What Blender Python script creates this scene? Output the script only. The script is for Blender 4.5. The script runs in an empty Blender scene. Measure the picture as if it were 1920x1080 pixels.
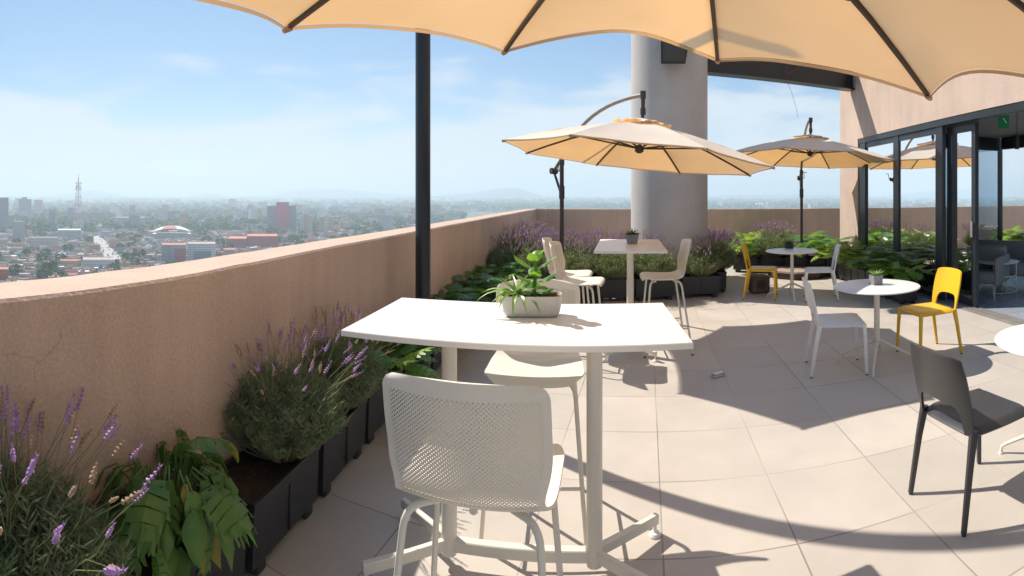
import bpy, bmesh, math, random
from math import sin, cos, pi, radians, sqrt, atan2
from mathutils import Vector, Matrix, noise
random.seed(7)
S = bpy.context.scene
COL = S.collection
# ---------------------------------------------------------------- camera
HC = 1.57
F = 970.0
cam = bpy.data.cameras.new('camera')
cam.type = 'PANO'
cam.panorama_type = 'CENTRAL_CYLINDRICAL'
cam.central_cylindrical_range_u_min = -960 / F
cam.central_cylindrical_range_u_max = 960 / F
cam.central_cylindrical_range_v_min = -714 / F
cam.central_cylindrical_range_v_max = 366 / F
cam.central_cylindrical_radius = 1.0
cam.clip_start = 0.05
cam.clip_end = 60000
co = bpy.data.objects.new('camera', cam)
co.location = (0, 0, HC)
co.rotation_euler = (pi / 2, 0, 0)
COL.objects.link(co)
S.camera = co
# ---------------------------------------------------------------- sky, sun, exposure
LD = Vector((.655, -.68, -1.0)).normalized()
SUN_AZ = atan2(-LD.x, -LD.y)
SUN_EL = math.asin(-LD.z)
W = bpy.data.worlds.new('World')
S.world = W
W.use_nodes = True
wn, wl = W.node_tree.nodes, W.node_tree.links
bg = wn['Background']
sky = wn.new('ShaderNodeTexSky')
sky.sky_type = 'NISHITA'
sky.sun_disc = False
sky.sun_elevation = SUN_EL
sky.sun_rotation = SUN_AZ
sky.altitude = 2200
sky.air_density = 1.0
sky.dust_density = 0.4
sky.ozone_density = 1.5
tc = wn.new('ShaderNodeTexCoord')
mp = wn.new('ShaderNodeMapping')
mp.inputs['Scale'].default_value = (1.0, 1.0, 4.6)
mp.inputs['Rotation'].default_value = (0, radians(4), radians(20))
nz = wn.new('ShaderNodeTexNoise')
nz.inputs['Scale'].default_value = 2.3
nz.inputs['Detail'].default_value = 9
nz.inputs['Roughness'].default_value = .56
nz.inputs['Distortion'].default_value = .35
sep = wn.new('ShaderNodeSeparateXYZ')
wl.new(tc.outputs['Generated'], mp.inputs['Vector'])
wl.new(mp.outputs['Vector'], nz.inputs['Vector'])
wl.new(tc.outputs['Generated'], sep.inputs['Vector'])
# low bank of thin cloud: dense near the horizon, thinning out upwards
band = wn.new('ShaderNodeMapRange')
band.inputs['From Min'].default_value = .03
band.inputs['From Max'].default_value = .30
band.inputs['To Min'].default_value = .30
band.inputs['To Max'].default_value = -.10
wl.new(sep.outputs['Z'], band.inputs['Value'])
addn = wn.new('ShaderNodeMath'); addn.operation = 'ADD'
wl.new(nz.outputs['Fac'], addn.inputs[0]); wl.new(band.outputs['Result'], addn.inputs[1])
cr = wn.new('ShaderNodeMapRange'); cr.interpolation_type = 'SMOOTHSTEP'
cr.inputs['From Min'].default_value = .50
cr.inputs['From Max'].default_value = .70
cr.inputs['To Max'].default_value = .78
wl.new(addn.outputs[0], cr.inputs['Value'])
mixc = wn.new('ShaderNodeMix'); mixc.data_type = 'RGBA'
wl.new(cr.outputs['Result'], mixc.inputs[0])
skt = wn.new('ShaderNodeVectorMath'); skt.operation = 'MULTIPLY'; skt.inputs[1].default_value = (.64, .74, .86)
wl.new(sky.outputs['Color'], skt.inputs[0])
# soften the glare round the sun: c / (1 + k c)
sk1 = wn.new('ShaderNodeVectorMath'); sk1.operation = 'MULTIPLY_ADD'
sk1.inputs[1].default_value = (.17, .17, .17); sk1.inputs[2].default_value = (1, 1, 1)
wl.new(skt.outputs[0], sk1.inputs[0])
sk2 = wn.new('ShaderNodeVectorMath'); sk2.operation = 'DIVIDE'
wl.new(skt.outputs[0], sk2.inputs[0]); wl.new(sk1.outputs[0], sk2.inputs[1])
wl.new(sk2.outputs[0], mixc.inputs[6])
mixc.inputs[7].default_value = (2.55, 2.75, 2.9, 1)
wl.new(mixc.outputs[2], bg.inputs['Color'])
bg.inputs['Strength'].default_value = .15
sl = bpy.data.lights.new('sun', 'SUN')
sl.energy = 3.1
sl.angle = radians(.55)
sl.color = (1, .92, .81)
so = bpy.data.objects.new('sun', sl)
so.rotation_euler = LD.to_track_quat('-Z', 'Y').to_euler()
so.location = (0, 0, 20)
COL.objects.link(so)
S.view_settings.view_transform = 'Standard'
S.view_settings.look = 'None'
S.view_settings.exposure = 1.1
S.view_settings.gamma = 1
S.render.engine = 'CYCLES'
S.cycles.use_denoising = True
S.cycles.max_bounces = 8
S.cycles.transparent_max_bounces = 16
S.cycles.volume_bounces = 2
S.cycles.caustics_reflective = False
S.cycles.caustics_refractive = False


# ================================================================ materials
def ng(m):
    return m.node_tree.nodes, m.node_tree.links


def mat(name, col, rough=.5, var=.0, scale=4.0, bump=0.0, bscale=60.0, metal=0.0, spec=.5, trans=None, detail=5, coat=0):
    m = bpy.data.materials.new(name)
    m.use_nodes = True
    n, l = ng(m)
    p = n['Principled BSDF']
    p.inputs['Base Color'].default_value = (*col, 1)
    p.inputs['Roughness'].default_value = rough
    p.inputs['Metallic'].default_value = metal
    p.inputs['Specular IOR Level'].default_value = spec
    if coat:
        p.inputs['Coat Weight'].default_value = coat
    t = n.new('ShaderNodeTexCoord')
    if var:
        a = n.new('ShaderNodeTexNoise')
        a.inputs['Scale'].default_value = scale
        a.inputs['Detail'].default_value = detail
        l.new(t.outputs['Object'], a.inputs['Vector'])
        r = n.new('ShaderNodeMapRange')
        r.inputs['From Min'].default_value = .3
        r.inputs['From Max'].default_value = .7
        r.inputs['To Min'].default_value = 1 - var
        r.inputs['To Max'].default_value = 1 + var
        l.new(a.outputs['Fac'], r.inputs['Value'])
        x = n.new('ShaderNodeVectorMath'); x.operation = 'SCALE'
        x.inputs[0].default_value = col
        l.new(r.outputs['Result'], x.inputs['Scale'])
        l.new(x.outputs[0], p.inputs['Base Color'])
        rr = n.new('ShaderNodeMapRange')
        rr.inputs['To Min'].default_value = max(.02, rough - .08)
        rr.inputs['To Max'].default_value = min(1, rough + .08)
        l.new(a.outputs['Fac'], rr.inputs['Value'])
        l.new(rr.outputs['Result'], p.inputs['Roughness'])
    if bump:
        b = n.new('ShaderNodeTexNoise')
        b.inputs['Scale'].default_value = bscale
        b.inputs['Detail'].default_value = 4
        l.new(t.outputs['Object'], b.inputs['Vector'])
        bn = n.new('ShaderNodeBump')
        bn.inputs['Strength'].default_value = bump
        bn.inputs['Distance'].default_value = .01
        l.new(b.outputs['Fac'], bn.inputs['Height'])
        l.new(bn.outputs['Normal'], p.inputs['Normal'])
    if trans:
        tr = n.new('ShaderNodeBsdfTranslucent')
        tr.inputs['Color'].default_value = (*trans[:3], 1)
        ta = n.new('ShaderNodeTexNoise'); ta.inputs['Scale'].default_value = 2.1; ta.inputs['Detail'].default_value = 7; ta.inputs['Roughness'].default_value = .6
        l.new(t.outputs['Object'], ta.inputs['Vector'])
        tq = n.new('ShaderNodeMapRange'); tq.inputs['From Min'].default_value = .3; tq.inputs['From Max'].default_value = .7
        tq.inputs['To Min'].default_value = .90; tq.inputs['To Max'].default_value = 1.06
        l.new(ta.outputs['Fac'], tq.inputs['Value'])
        tv = n.new('ShaderNodeVectorMath'); tv.operation = 'SCALE'; tv.inputs[0].default_value = trans[:3]
        l.new(tq.outputs['Result'], tv.inputs['Scale']); l.new(tv.outputs[0], tr.inputs['Color'])
        mx = n.new('ShaderNodeMixShader')
        mx.inputs[0].default_value = trans[3]
        l.new(p.outputs[0], mx.inputs[1])
        l.new(tr.outputs[0], mx.inputs[2])
        l.new(mx.outputs[0], n['Material Output'].inputs['Surface'])
    return m


def stucco(name, col, crack=True, streak=.10):
    m = mat(name, col, .9, .07, 1.6, .5, 55)
    n, l = ng(m)
    p = n['Principled BSDF']
    src = p.inputs['Base Color'].links[0].from_socket
    t = n.new('ShaderNodeTexCoord')
    mpp = n.new('ShaderNodeMapping')
    mpp.inputs['Scale'].default_value = (5.5, 5.5, .55)
    l.new(t.outputs['Object'], mpp.inputs['Vector'])
    s = n.new('ShaderNodeTexNoise'); s.inputs['Scale'].default_value = 1.0; s.inputs['Detail'].default_value = 6
    l.new(mpp.outputs[0], s.inputs['Vector'])
    r = n.new('ShaderNodeMapRange')
    r.inputs['From Min'].default_value = .35; r.inputs['From Max'].default_value = .68
    r.inputs['To Min'].default_value = 1 - streak; r.inputs['To Max'].default_value = 1 + streak
    l.new(s.outputs['Fac'], r.inputs['Value'])
    x = n.new('ShaderNodeVectorMath'); x.operation = 'SCALE'
    l.new(src, x.inputs[0]); l.new(r.outputs['Result'], x.inputs['Scale'])
    # fine speckle
    sp = n.new('ShaderNodeTexNoise'); sp.inputs['Scale'].default_value = 90; sp.inputs['Detail'].default_value = 3
    l.new(t.outputs['Object'], sp.inputs['Vector'])
    r3 = n.new('ShaderNodeMapRange')
    r3.inputs['From Min'].default_value = .3; r3.inputs['From Max'].default_value = .7
    r3.inputs['To Min'].default_value = .9; r3.inputs['To Max'].default_value = 1.1
    l.new(sp.outputs['Fac'], r3.inputs['Value'])
    x3 = n.new('ShaderNodeVectorMath'); x3.operation = 'SCALE'
    l.new(x.outputs[0], x3.inputs[0]); l.new(r3.outputs['Result'], x3.inputs['Scale'])
    out = x3.outputs[0]
    if crack:
        # hairline cracks: cell borders of a warped voronoi, shown only in patches
        wv = n.new('ShaderNodeTexNoise'); wv.inputs['Scale'].default_value = 3; wv.inputs['Detail'].default_value = 6
        l.new(t.outputs['Object'], wv.inputs['Vector'])
        ad = n.new('ShaderNodeVectorMath'); ad.operation = 'MULTIPLY_ADD'
        ad.inputs[1].default_value = (.55, .55, .55)
        l.new(wv.outputs['Color'], ad.inputs[0]); l.new(t.outputs['Object'], ad.inputs[2])
        vo = n.new('ShaderNodeTexVoronoi'); vo.feature = 'DISTANCE_TO_EDGE'; vo.inputs['Scale'].default_value = 1.5
        l.new(ad.outputs[0], vo.inputs['Vector'])
        lt = n.new('ShaderNodeMapRange'); lt.inputs['From Max'].default_value = .007
        lt.inputs['To Min'].default_value = .35; lt.inputs['To Max'].default_value = 0
        l.new(vo.outputs['Distance'], lt.inputs['Value'])
        pn = n.new('ShaderNodeTexNoise'); pn.inputs['Scale'].default_value = 1.1
        l.new(t.outputs['Object'], pn.inputs['Vector'])
        pm = n.new('ShaderNodeMapRange'); pm.inputs['From Min'].default_value = .52; pm.inputs['From Max'].default_value = .62
        l.new(pn.outputs['Fac'], pm.inputs['Value'])
        mu = n.new('ShaderNodeMath'); mu.operation = 'MULTIPLY'
        l.new(lt.outputs['Result'], mu.inputs[0]); l.new(pm.outputs['Result'], mu.inputs[1])
        mc = n.new('ShaderNodeMix'); mc.data_type = 'RGBA'
        l.new(mu.outputs[0], mc.inputs[0]); l.new(out, mc.inputs[6])
        mc.inputs[7].default_value = (col[0] * .35, col[1] * .3, col[2] * .3, 1)
        out = mc.outputs[2]
    l.new(out, p.inputs['Base Color'])
    return m


def tile_floor(name, col, grout, size, rot, org, rough=.45, groutw=.005):
    m = bpy.data.materials.new(name); m.use_nodes = True
    n, l = ng(m)
    p = n['Principled BSDF']
    t = n.new('ShaderNodeTexCoord')
    sb = n.new('ShaderNodeVectorMath'); sb.operation = 'SUBTRACT'
    sb.inputs[1].default_value = (org[0], org[1], 0)
    l.new(t.outputs['Object'], sb.inputs[0])
    vr = n.new('ShaderNodeVectorRotate'); vr.rotation_type = 'Z_AXIS'; vr.inputs['Angle'].default_value = rot
    l.new(sb.outputs[0], vr.inputs['Vector'])
    sc = n.new('ShaderNodeVectorMath'); sc.operation = 'SCALE'; sc.inputs['Scale'].default_value = 1 / size
    l.new(vr.outputs[0], sc.inputs[0])
    fl = n.new('ShaderNodeVectorMath'); fl.operation = 'FLOOR'; l.new(sc.outputs[0], fl.inputs[0])
    fr = n.new('ShaderNodeVectorMath'); fr.operation = 'FRACTION'; l.new(sc.outputs[0], fr.inputs[0])
    wn_ = n.new('ShaderNodeTexWhiteNoise'); wn_.noise_dimensions = '3D'; l.new(fl.outputs[0], wn_.inputs['Vector'])
    sx = n.new('ShaderNodeSeparateXYZ'); l.new(fr.outputs[0], sx.inputs[0])
    def edge(o):
        a = n.new('ShaderNodeMath'); a.operation = 'SUBTRACT'; a.inputs[1].default_value = .5; l.new(o, a.inputs[0])
        b = n.new('ShaderNodeMath'); b.operation = 'ABSOLUTE'; l.new(a.outputs[0], b.inputs[0])
        return b.outputs[0]
    mxn = n.new('ShaderNodeMath'); mxn.operation = 'MAXIMUM'
    l.new(edge(sx.outputs[0]), mxn.inputs[0]); l.new(edge(sx.outputs[1]), mxn.inputs[1])
    g = n.new('ShaderNodeMapRange')
    g.inputs['From Min'].default_value = .5 - groutw / size
    g.inputs['From Max'].default_value = .5 - groutw / size * .45
    l.new(mxn.outputs[0], g.inputs['Value'])
    ns = n.new('ShaderNodeTexNoise'); ns.inputs['Scale'].default_value = 2.2; ns.inputs['Detail'].default_value = 8
    ns.inputs['Roughness'].default_value = .62
    l.new(t.outputs['Object'], ns.inputs['Vector'])
    v1 = n.new('ShaderNodeMapRange'); v1.inputs['From Min'].default_value = .3; v1.inputs['From Max'].default_value = .7
    v1.inputs['To Min'].default_value = .93; v1.inputs['To Max'].default_value = 1.07
    l.new(ns.outputs['Fac'], v1.inputs['Value'])
    v2 = n.new('ShaderNodeMapRange'); v2.inputs['To Min'].default_value = .94; v2.inputs['To Max'].default_value = 1.05
    l.new(wn_.outputs['Value'], v2.inputs['Value'])
    mm = n.new('ShaderNodeMath'); mm.operation = 'MULTIPLY'
    l.new(v1.outputs['Result'], mm.inputs[0]); l.new(v2.outputs['Result'], mm.inputs[1])
    cs = n.new('ShaderNodeVectorMath'); cs.operation = 'SCALE'; cs.inputs[0].default_value = col
    l.new(mm.outputs[0], cs.inputs['Scale'])
    mc = n.new('ShaderNodeMix'); mc.data_type = 'RGBA'
    l.new(g.outputs['Result'], mc.inputs[0]); l.new(cs.outputs[0], mc.inputs[6])
    # joints: dirt comes and goes
    dn = n.new('ShaderNodeTexNoise'); dn.inputs['Scale'].default_value = .9; dn.inputs['Detail'].default_value = 4
    l.new(t.outputs['Object'], dn.inputs['Vector'])
    dm = n.new('ShaderNodeMapRange'); dm.inputs['From Min'].default_value = .38; dm.inputs['From Max'].default_value = .62
    dm.inputs['To Min'].default_value = .55; dm.inputs['To Max'].default_value = 1.15
    l.new(dn.outputs['Fac'], dm.inputs['Value'])
    gs = n.new('ShaderNodeVectorMath'); gs.operation = 'SCALE'; gs.inputs[0].default_value = grout
    l.new(dm.outputs['Result'], gs.inputs['Scale'])
    l.new(gs.outputs[0], mc.inputs[7])
    l.new(mc.outputs[2], p.inputs['Base Color'])
    ro = n.new('ShaderNodeMapRange'); ro.inputs['To Min'].default_value = rough - .1; ro.inputs['To Max'].default_value = rough + .12
    l.new(ns.outputs['Fac'], ro.inputs['Value']); l.new(ro.outputs['Result'], p.inputs['Roughness'])
    bn = n.new('ShaderNodeBump'); bn.inputs['Strength'].default_value = .4; bn.inputs['Distance'].default_value = .002; bn.invert = True
    l.new(g.outputs['Result'], bn.inputs['Height']); l.new(bn.outputs['Normal'], p.inputs['Normal'])
    return m


def leafmat(name, c1, c2, tr, rough=.45, scale=9):
    m = mat(name, c1, rough, 0)
    n, l = ng(m)
    p = n['Principled BSDF']
    t = n.new('ShaderNodeTexCoord')
    a = n.new('ShaderNodeTexNoise'); a.inputs['Scale'].default_value = scale; a.inputs['Detail'].default_value = 3
    l.new(t.outputs['Object'], a.inputs['Vector'])
    r = n.new('ShaderNodeMapRange'); r.inputs['From Min'].default_value = .35; r.inputs['From Max'].default_value = .65
    l.new(a.outputs['Fac'], r.inputs['Value'])
    mc = n.new('ShaderNodeMix'); mc.data_type = 'RGBA'
    l.new(r.outputs['Result'], mc.inputs[0])
    mc.inputs[6].default_value = (*c1, 1); mc.inputs[7].default_value = (*c2, 1)
    l.new(mc.outputs[2], p.inputs['Base Color'])
    tb = n.new('ShaderNodeBsdfTranslucent'); tb.inputs['Color'].default_value = (*tr, 1)
    mx = n.new('ShaderNodeMixShader'); mx.inputs[0].default_value = .35
    l.new(p.outputs[0], mx.inputs[1]); l.new(tb.outputs[0], mx.inputs[2])
    l.new(mx.outputs[0], n['Material Output'].inputs['Surface'])
    return m


def glassmat(name, tint, fmin=.08):
    m = bpy.data.materials.new(name); m.use_nodes = True
    n, l = ng(m)
    n.remove(n['Principled BSDF'])
    tr = n.new('ShaderNodeBsdfTransparent'); tr.inputs['Color'].default_value = (*tint, 1)
    gl = n.new('ShaderNodeBsdfGlossy'); gl.inputs['Roughness'].default_value = .01
    gl.inputs['Color'].default_value = (.95, .97, 1, 1)
    fr = n.new('ShaderNodeFresnel'); fr.inputs['IOR'].default_value = 1.55
    mr = n.new('ShaderNodeMapRange'); mr.inputs['To Min'].default_value = fmin; mr.inputs['To Max'].default_value = 1
    l.new(fr.outputs[0], mr.inputs['Value'])
    mx = n.new('ShaderNodeMixShader')
    l.new(mr.outputs['Result'], mx.inputs[0]); l.new(tr.outputs[0], mx.inputs[1]); l.new(gl.outputs[0], mx.inputs[2])
    l.new(mx.outputs[0], n['Material Output'].inputs['Surface'])
    return m


M = {}
M['parapet'] = stucco('parapet stucco', (.56, .405, .31), True, .06)
M['facade'] = stucco('facade stucco', (.50, .385, .32), True, .06)
M['colpaint'] = stucco('column paint', (.50, .465, .44), False, .02)
TO = (.643, 2.136)
M['floor'] = tile_floor('terrace tile', (.53, .48, .42), (.44, .38, .325), .6, radians(14.9), TO)
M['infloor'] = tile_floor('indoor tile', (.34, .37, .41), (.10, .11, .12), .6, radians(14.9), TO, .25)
M['white'] = mat('white laminate', (.80, .78, .74), .35, .02, 3)
M['whitemetal'] = mat('cream painted metal', (.74, .70, .60), .4, .02, 6, .05, 200)
M['shell'] = mat('cream plastic', (.76, .71, .61), .42, .02, 5, .05, 300)
M['whitep'] = mat('white plastic', (.80, .78, .74), .42, .02, 5, .04, 300)
M['yellow'] = mat('yellow plastic', (.78, .46, .015), .4, .03, 6, .04, 300)
M['charcoal'] = mat('charcoal plastic', (.045, .045, .047), .38, .05, 7, .05, 300)
M['glide'] = mat('rubber glide', (.05, .05, .05), .6)
M['black'] = mat('black metal', (.012, .016, .02), .32, .1, 4, .1, 80)
M['frame'] = mat('dark window frame', (.022, .027, .032), .35, .06, 4)
M['bronze'] = mat('bronze metal', (.045, .034, .03), .42, .1, 9)
M['bronzel'] = mat('weathered arm', (.20, .165, .14), .45, .1, 9)
M['planter'] = mat('black planter plastic', (.022, .024, .028), .5, .18, 9, .3, 120)
M['soil'] = mat('soil', (.045, .028, .018), .95, .4, 30, 1.0, 60)
M['bark'] = mat('bark chips', (.17, .07, .035), .9, .5, 45, 1.0, 60)
M['canvas'] = mat('cream canvas', (.93, .86, .74), .85, .04, 2, .12, 500, trans=(.93, .48, .14, .33))
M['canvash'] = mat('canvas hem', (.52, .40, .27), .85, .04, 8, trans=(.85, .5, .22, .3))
M['lav'] = leafmat('lavender leaf', (.11, .17, .085), (.26, .30, .16), (.28, .38, .17), .6)
M['lavfar'] = leafmat('lavender leaf pale', (.14, .19, .08), (.30, .31, .16), (.22, .30, .1), .6)
M['lavdry'] = mat('dry stems', (.23, .16, .085), .8, .3, 9)
M['lavstem'] = mat('lavender stems', (.17, .20, .08), .7, .2, 9)
M['purple'] = mat('purple flower', (.40, .23, .47), .7, .35, 40)
M['driedf'] = mat('dried flower', (.38, .25, .16), .8, .4, 40)
M['phil'] = leafmat('philodendron leaf', (.05, .16, .018), (.13, .27, .03), (.32, .55, .05), .35)
M['phild'] = leafmat('dark leaf', (.035, .13, .025), (.09, .21, .035), (.14, .3, .05), .35)
M['phily'] = leafmat('bright leaf', (.14, .28, .02), (.30, .42, .05), (.5, .65, .08), .4)
M['wilt'] = leafmat('wilted leaf', (.07, .19, .035), (.16, .27, .06), (.25, .42, .07), .42)
M['wilty'] = leafmat('yellowing leaf', (.20, .26, .04), (.42, .30, .04), (.4, .4, .06), .5)
M['petiole'] = mat('petiole', (.10, .17, .04), .5, .2, 9)
M['potgrey'] = mat('pale grey ceramic', (.50, .49, .45), .45, .05, 20, .1, 200)
M['concrete'] = mat('grey concrete', (.23, .23, .235), .75, .15, 30, .4, 90)
M['aloe'] = leafmat('aloe leaf', (.13, .26, .06), (.30, .42, .13), (.3, .5, .1), .35, 60)
M['hose'] = mat('brown hose', (.10, .05, .035), .55, .1, 5)
M['slab'] = mat('base slab top', (.36, .28, .24), .7, .08, 4, .2, 60)
M['slabside'] = mat('base slab side', (.05, .035, .03), .7, .1, 8)
M['rock'] = mat('brown box plastic', (.13, .09, .065), .8, .25, 25, .7, 50)
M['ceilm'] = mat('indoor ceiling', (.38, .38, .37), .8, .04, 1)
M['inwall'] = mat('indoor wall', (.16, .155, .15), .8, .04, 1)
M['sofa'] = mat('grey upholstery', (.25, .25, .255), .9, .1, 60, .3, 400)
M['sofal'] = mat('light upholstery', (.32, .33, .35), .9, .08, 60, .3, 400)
M['glass'] = glassmat('window glass', (.36, .40, .42), .10)
M['glassback'] = glassmat('clear glass', (.60, .68, .74), .03)
M['green'] = mat('green sign', (.0, .26, .11), .5)
M['signw'] = mat('white ink', (.8, .8, .8), .5)
M['silver'] = mat('brushed metal', (.5, .5, .5), .4, metal=.8)
M['alutrack'] = mat('track aluminium', (.35, .33, .31), .45, .1, 5, metal=.5)


# ================================================================ mesh builder
class MB:
    def __init__(s):
        s.v = []; s.f = []; s.m = []; s.mats = []; s.uv = {}

    def mi(s, m):
        if m not in s.mats: s.mats.append(m)
        return s.mats.index(m)

    def add(s, vs, fs, m=0):
        o = len(s.v)
        s.v += [tuple(v) for v in vs]
        s.f += [tuple(i + o for i in f) for f in fs]
        s.m += [m] * len(fs)
        return o

    def box(s, c, d, rz=0, m=0, bev=0, mtx=None):
        x, y, z = d[0] / 2, d[1] / 2, d[2] / 2
        c = Vector(c)
        R = Matrix.Rotation(rz, 3, 'Z') if mtx is None else mtx
        if bev <= 0:
            vs = [Vector((a * x, b * y, e * z)) for e in (-1, 1) for a, b in ((-1, -1), (1, -1), (1, 1), (-1, 1))]
            fs = [(3, 2, 1, 0), (4, 5, 6, 7), (0, 1, 5, 4), (1, 2, 6, 5), (2, 3, 7, 6), (3, 0, 4, 7)]
        else:
            vs = []
            for e, i in ((-1, bev), (-1, 0), (1, 0), (1, bev)):
                zz = e * (z - (bev if i == 0 else 0))
                for sx, sy in ((-1, -1), (1, -1), (1, 1), (-1, 1)):
                    cx, cy = sx * (x - bev), sy * (y - bev)
                    k = bev - i
                    if sx * sy > 0:
                        pts = [(cx + 0, cy + sy * k), (cx + sx * k * .7, cy + sy * k * .7), (cx + sx * k, cy)]
                        if (sx, sy) == (-1, -1): pts = [(cx - k, cy), (cx - k * .7, cy - k * .7), (cx, cy - k)]
                        else: pts = [(cx + k, cy), (cx + k * .7, cy + k * .7), (cx, cy + k)]
                    else:
                        if (sx, sy) == (1, -1): pts = [(cx, cy - k), (cx + k * .7, cy - k * .7), (cx + k, cy)]
                        else: pts = [(cx, cy + k), (cx - k * .7, cy + k * .7), (cx - k, cy)]
                    vs += [Vector((a, b, zz)) for a, b in pts]
            n = 12
            fs = [tuple(range(n - 1, -1, -1)), tuple(range(3 * n, 4 * n))]
            for r in range(3):
                for i in range(n):
                    j = (i + 1) % n
                    fs.append((r * n + i, r * n + j, (r + 1) * n + j, (r + 1) * n + i))
        s.add([c + R @ v for v in vs], fs, m)

    def tube(s, pts, r, n=10, m=0, cap=True):
        pts = [Vector(p) for p in pts]
        rs = r if isinstance(r, (list, tuple)) else [r] * len(pts)
        vs = []; fs = []
        up = None
        for i, p in enumerate(pts):
            if i == 0: t = pts[1] - p
            elif i == len(pts) - 1: t = p - pts[i - 1]
            else: t = (pts[i + 1] - p).normalized() + (p - pts[i - 1]).normalized()
            if t.length < 1e-9: t = Vector((0, 0, 1))
            t.normalize()
            if up is None:
                up = Vector((0, 0, 1)) if abs(t.z) < .9 else Vector((1, 0, 0))
            a = t.cross(up)
            if a.length < 1e-5: a = t.cross(Vector((0, 1, 0.01)))
            a.normalize(); b = a.cross(t).normalized(); up = b
            for k in range(n):
                an = 2 * pi * k / n
                vs.append(p + (a * cos(an) + b * sin(an)) * rs[i])
        for i in range(len(pts) - 1):
            for k in range(n):
                j = (k + 1) % n
                fs.append((i * n + k, (i + 1) * n + k, (i + 1) * n + j, i * n + j))
        if cap:
            fs.append(tuple(range(n))); fs.append(tuple(range((len(pts) - 1) * n + n - 1, (len(pts) - 1) * n - 1, -1)))
        s.add(vs, fs, m)

    def lathe(s, c, prof, n=32, m=0, cap=True, rz=0):
        vs = []; fs = []
        for r, z in prof:
            for k in range(n):
                a = 2 * pi * k / n + rz
                vs.append((c[0] + r * cos(a), c[1] + r * sin(a), c[2] + z))
        for i in range(len(prof) - 1):
            for k in range(n):
                j = (k + 1) % n
                fs.append((i * n + k, i * n + j, (i + 1) * n + j, (i + 1) * n + k))
        if cap:
            fs.append(tuple(range(n - 1, -1, -1))); fs.append(tuple(range((len(prof) - 1) * n, len(prof) * n)))
        s.add(vs, fs, m)

    def prism(s, poly, z0, z1, m=0, mt=None):
        n = len(poly)
        ar = sum(poly[i][0] * poly[(i + 1) % n][1] - poly[(i + 1) % n][0] * poly[i][1] for i in range(n))
        if ar < 0: poly = poly[::-1]
        vs = [(x, y, z0) for x, y in poly] + [(x, y, z1) for x, y in poly]
        s.add(vs, [(i, (i + 1) % n, n + (i + 1) % n, n + i) for i in range(n)], m)
        o = len(s.v) - 2 * n
        s.f.append(tuple(o + i for i in range(n - 1, -1, -1))); s.m.append(m)
        s.f.append(tuple(o + n + i for i in range(n))); s.m.append(m if mt is None else mt)

    def sheet(s, grid, th, m=0):
        """grid[i][j] Vector -> closed thin shell of thickness th"""
        ni, nj = len(grid), len(grid[0])
        N = [[None] * nj for _ in range(ni)]
        for i in range(ni):
            for j in range(nj):
                a = grid[min(i + 1, ni - 1)][j] - grid[max(i - 1, 0)][j]
                b = grid[i][min(j + 1, nj - 1)] - grid[i][max(j - 1, 0)]
                c = a.cross(b)
                N[i][j] = c.normalized() if c.length > 1e-12 else Vector((0, 0, 1))
        vs = [grid[i][j] + N[i][j] * th / 2 for i in range(ni) for j in range(nj)]
        vs += [grid[i][j] - N[i][j] * th / 2 for i in range(ni) for j in range(nj)]
        K = ni * nj
        fs = []
        for i in range(ni - 1):
            for j in range(nj - 1):
                q = (i * nj + j, (i + 1) * nj + j, (i + 1) * nj + j + 1, i * nj + j + 1)
                fs.append(q); fs.append(tuple(K + x for x in q[::-1]))
        ring = [(0, j) for j in range(nj)] + [(i, nj - 1) for i in range(1, ni)] + [(ni - 1, j) for j in range(nj - 2, -1, -1)] + [(i, 0) for i in range(ni - 2, 0, -1)]
        R = [i * nj + j for i, j in ring]
        for k in range(len(R)):
            a, b = R[k], R[(k + 1) % len(R)]
            fs.append((a, b, K + b, K + a))
        s.add(vs, fs, m)

    def mesh(s, name, mats, smooth=35):
        me = bpy.data.meshes.new(name)
        me.from_pydata(s.v, [], s.f)
        if not isinstance(mats, (list, tuple)): mats = [mats]
        for x in mats: me.materials.append(x)
        if len(mats) > 1: me.polygons.foreach_set('material_index', s.m)
        me.update()
        if smooth:
            me.shade_smooth()
            me.set_sharp_from_angle(angle=radians(smooth))
        return me

    def build(s, name, mats, parent=None, smooth=35, loc=None):
        o = bpy.data.objects.new(name, s.mesh(name, mats, smooth))
        COL.objects.link(o)
        if parent: o.parent = parent
        if loc: o.location = loc
        return o


def tag(o, label=None, cat=None, group=None, kind=None):
    if label: o['label'] = label
    if cat: o['category'] = cat
    if group: o['group'] = group
    if kind: o['kind'] = kind
    return o


def empty(name, loc=(0, 0, 0), rz=0):
    o = bpy.data.objects.new(name, None)
    o.location = loc; o.rotation_euler = (0, 0, rz)
    o.empty_display_size = .1
    COL.objects.link(o)
    return o


def kids(o):
    return [c for c in bpy.data.objects if c.parent == o]


def copy_tree(o, kmap=None, parent=None):
    c = o.copy(); COL.objects.link(c)
    if parent: c.parent = parent
    for ch in kids(o): copy_tree(ch, None, c)
    return c


def place(o, x, y, rz=0, z=0, label=None, sc=None):
    o.location = (x, y, z); o.rotation_euler = (0, 0, rz)
    if sc: o.scale = (sc, sc, sc)
    if label: o['label'] = label
    return o


def at(px, y, z=0):
    """world point seen at photo pixel px,y when it lies at height z"""
    d = F * (HC - z) / (y - 366); th = (px - 960) / F
    return Vector((d * sin(th), d * cos(th), z))


def onaz(px, d):
    th = (px - 960) / F
    return Vector((d * sin(th), d * cos(th)))


U = Vector((cos(radians(14.9)), -sin(radians(14.9))))
V = Vector((sin(radians(14.9)), cos(radians(14.9))))

# ================================================================ terrace
m = MB()
m.prism([(-1.9, -4), (-1.75, 0), (-1.6, 2.5), (-1.0, 7), (.25, 13.4), (20, 8.0), (17, -6), (3, -7)], -.6, 0)
tag(m.build('floor', M['floor']), kind='structure')

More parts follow.
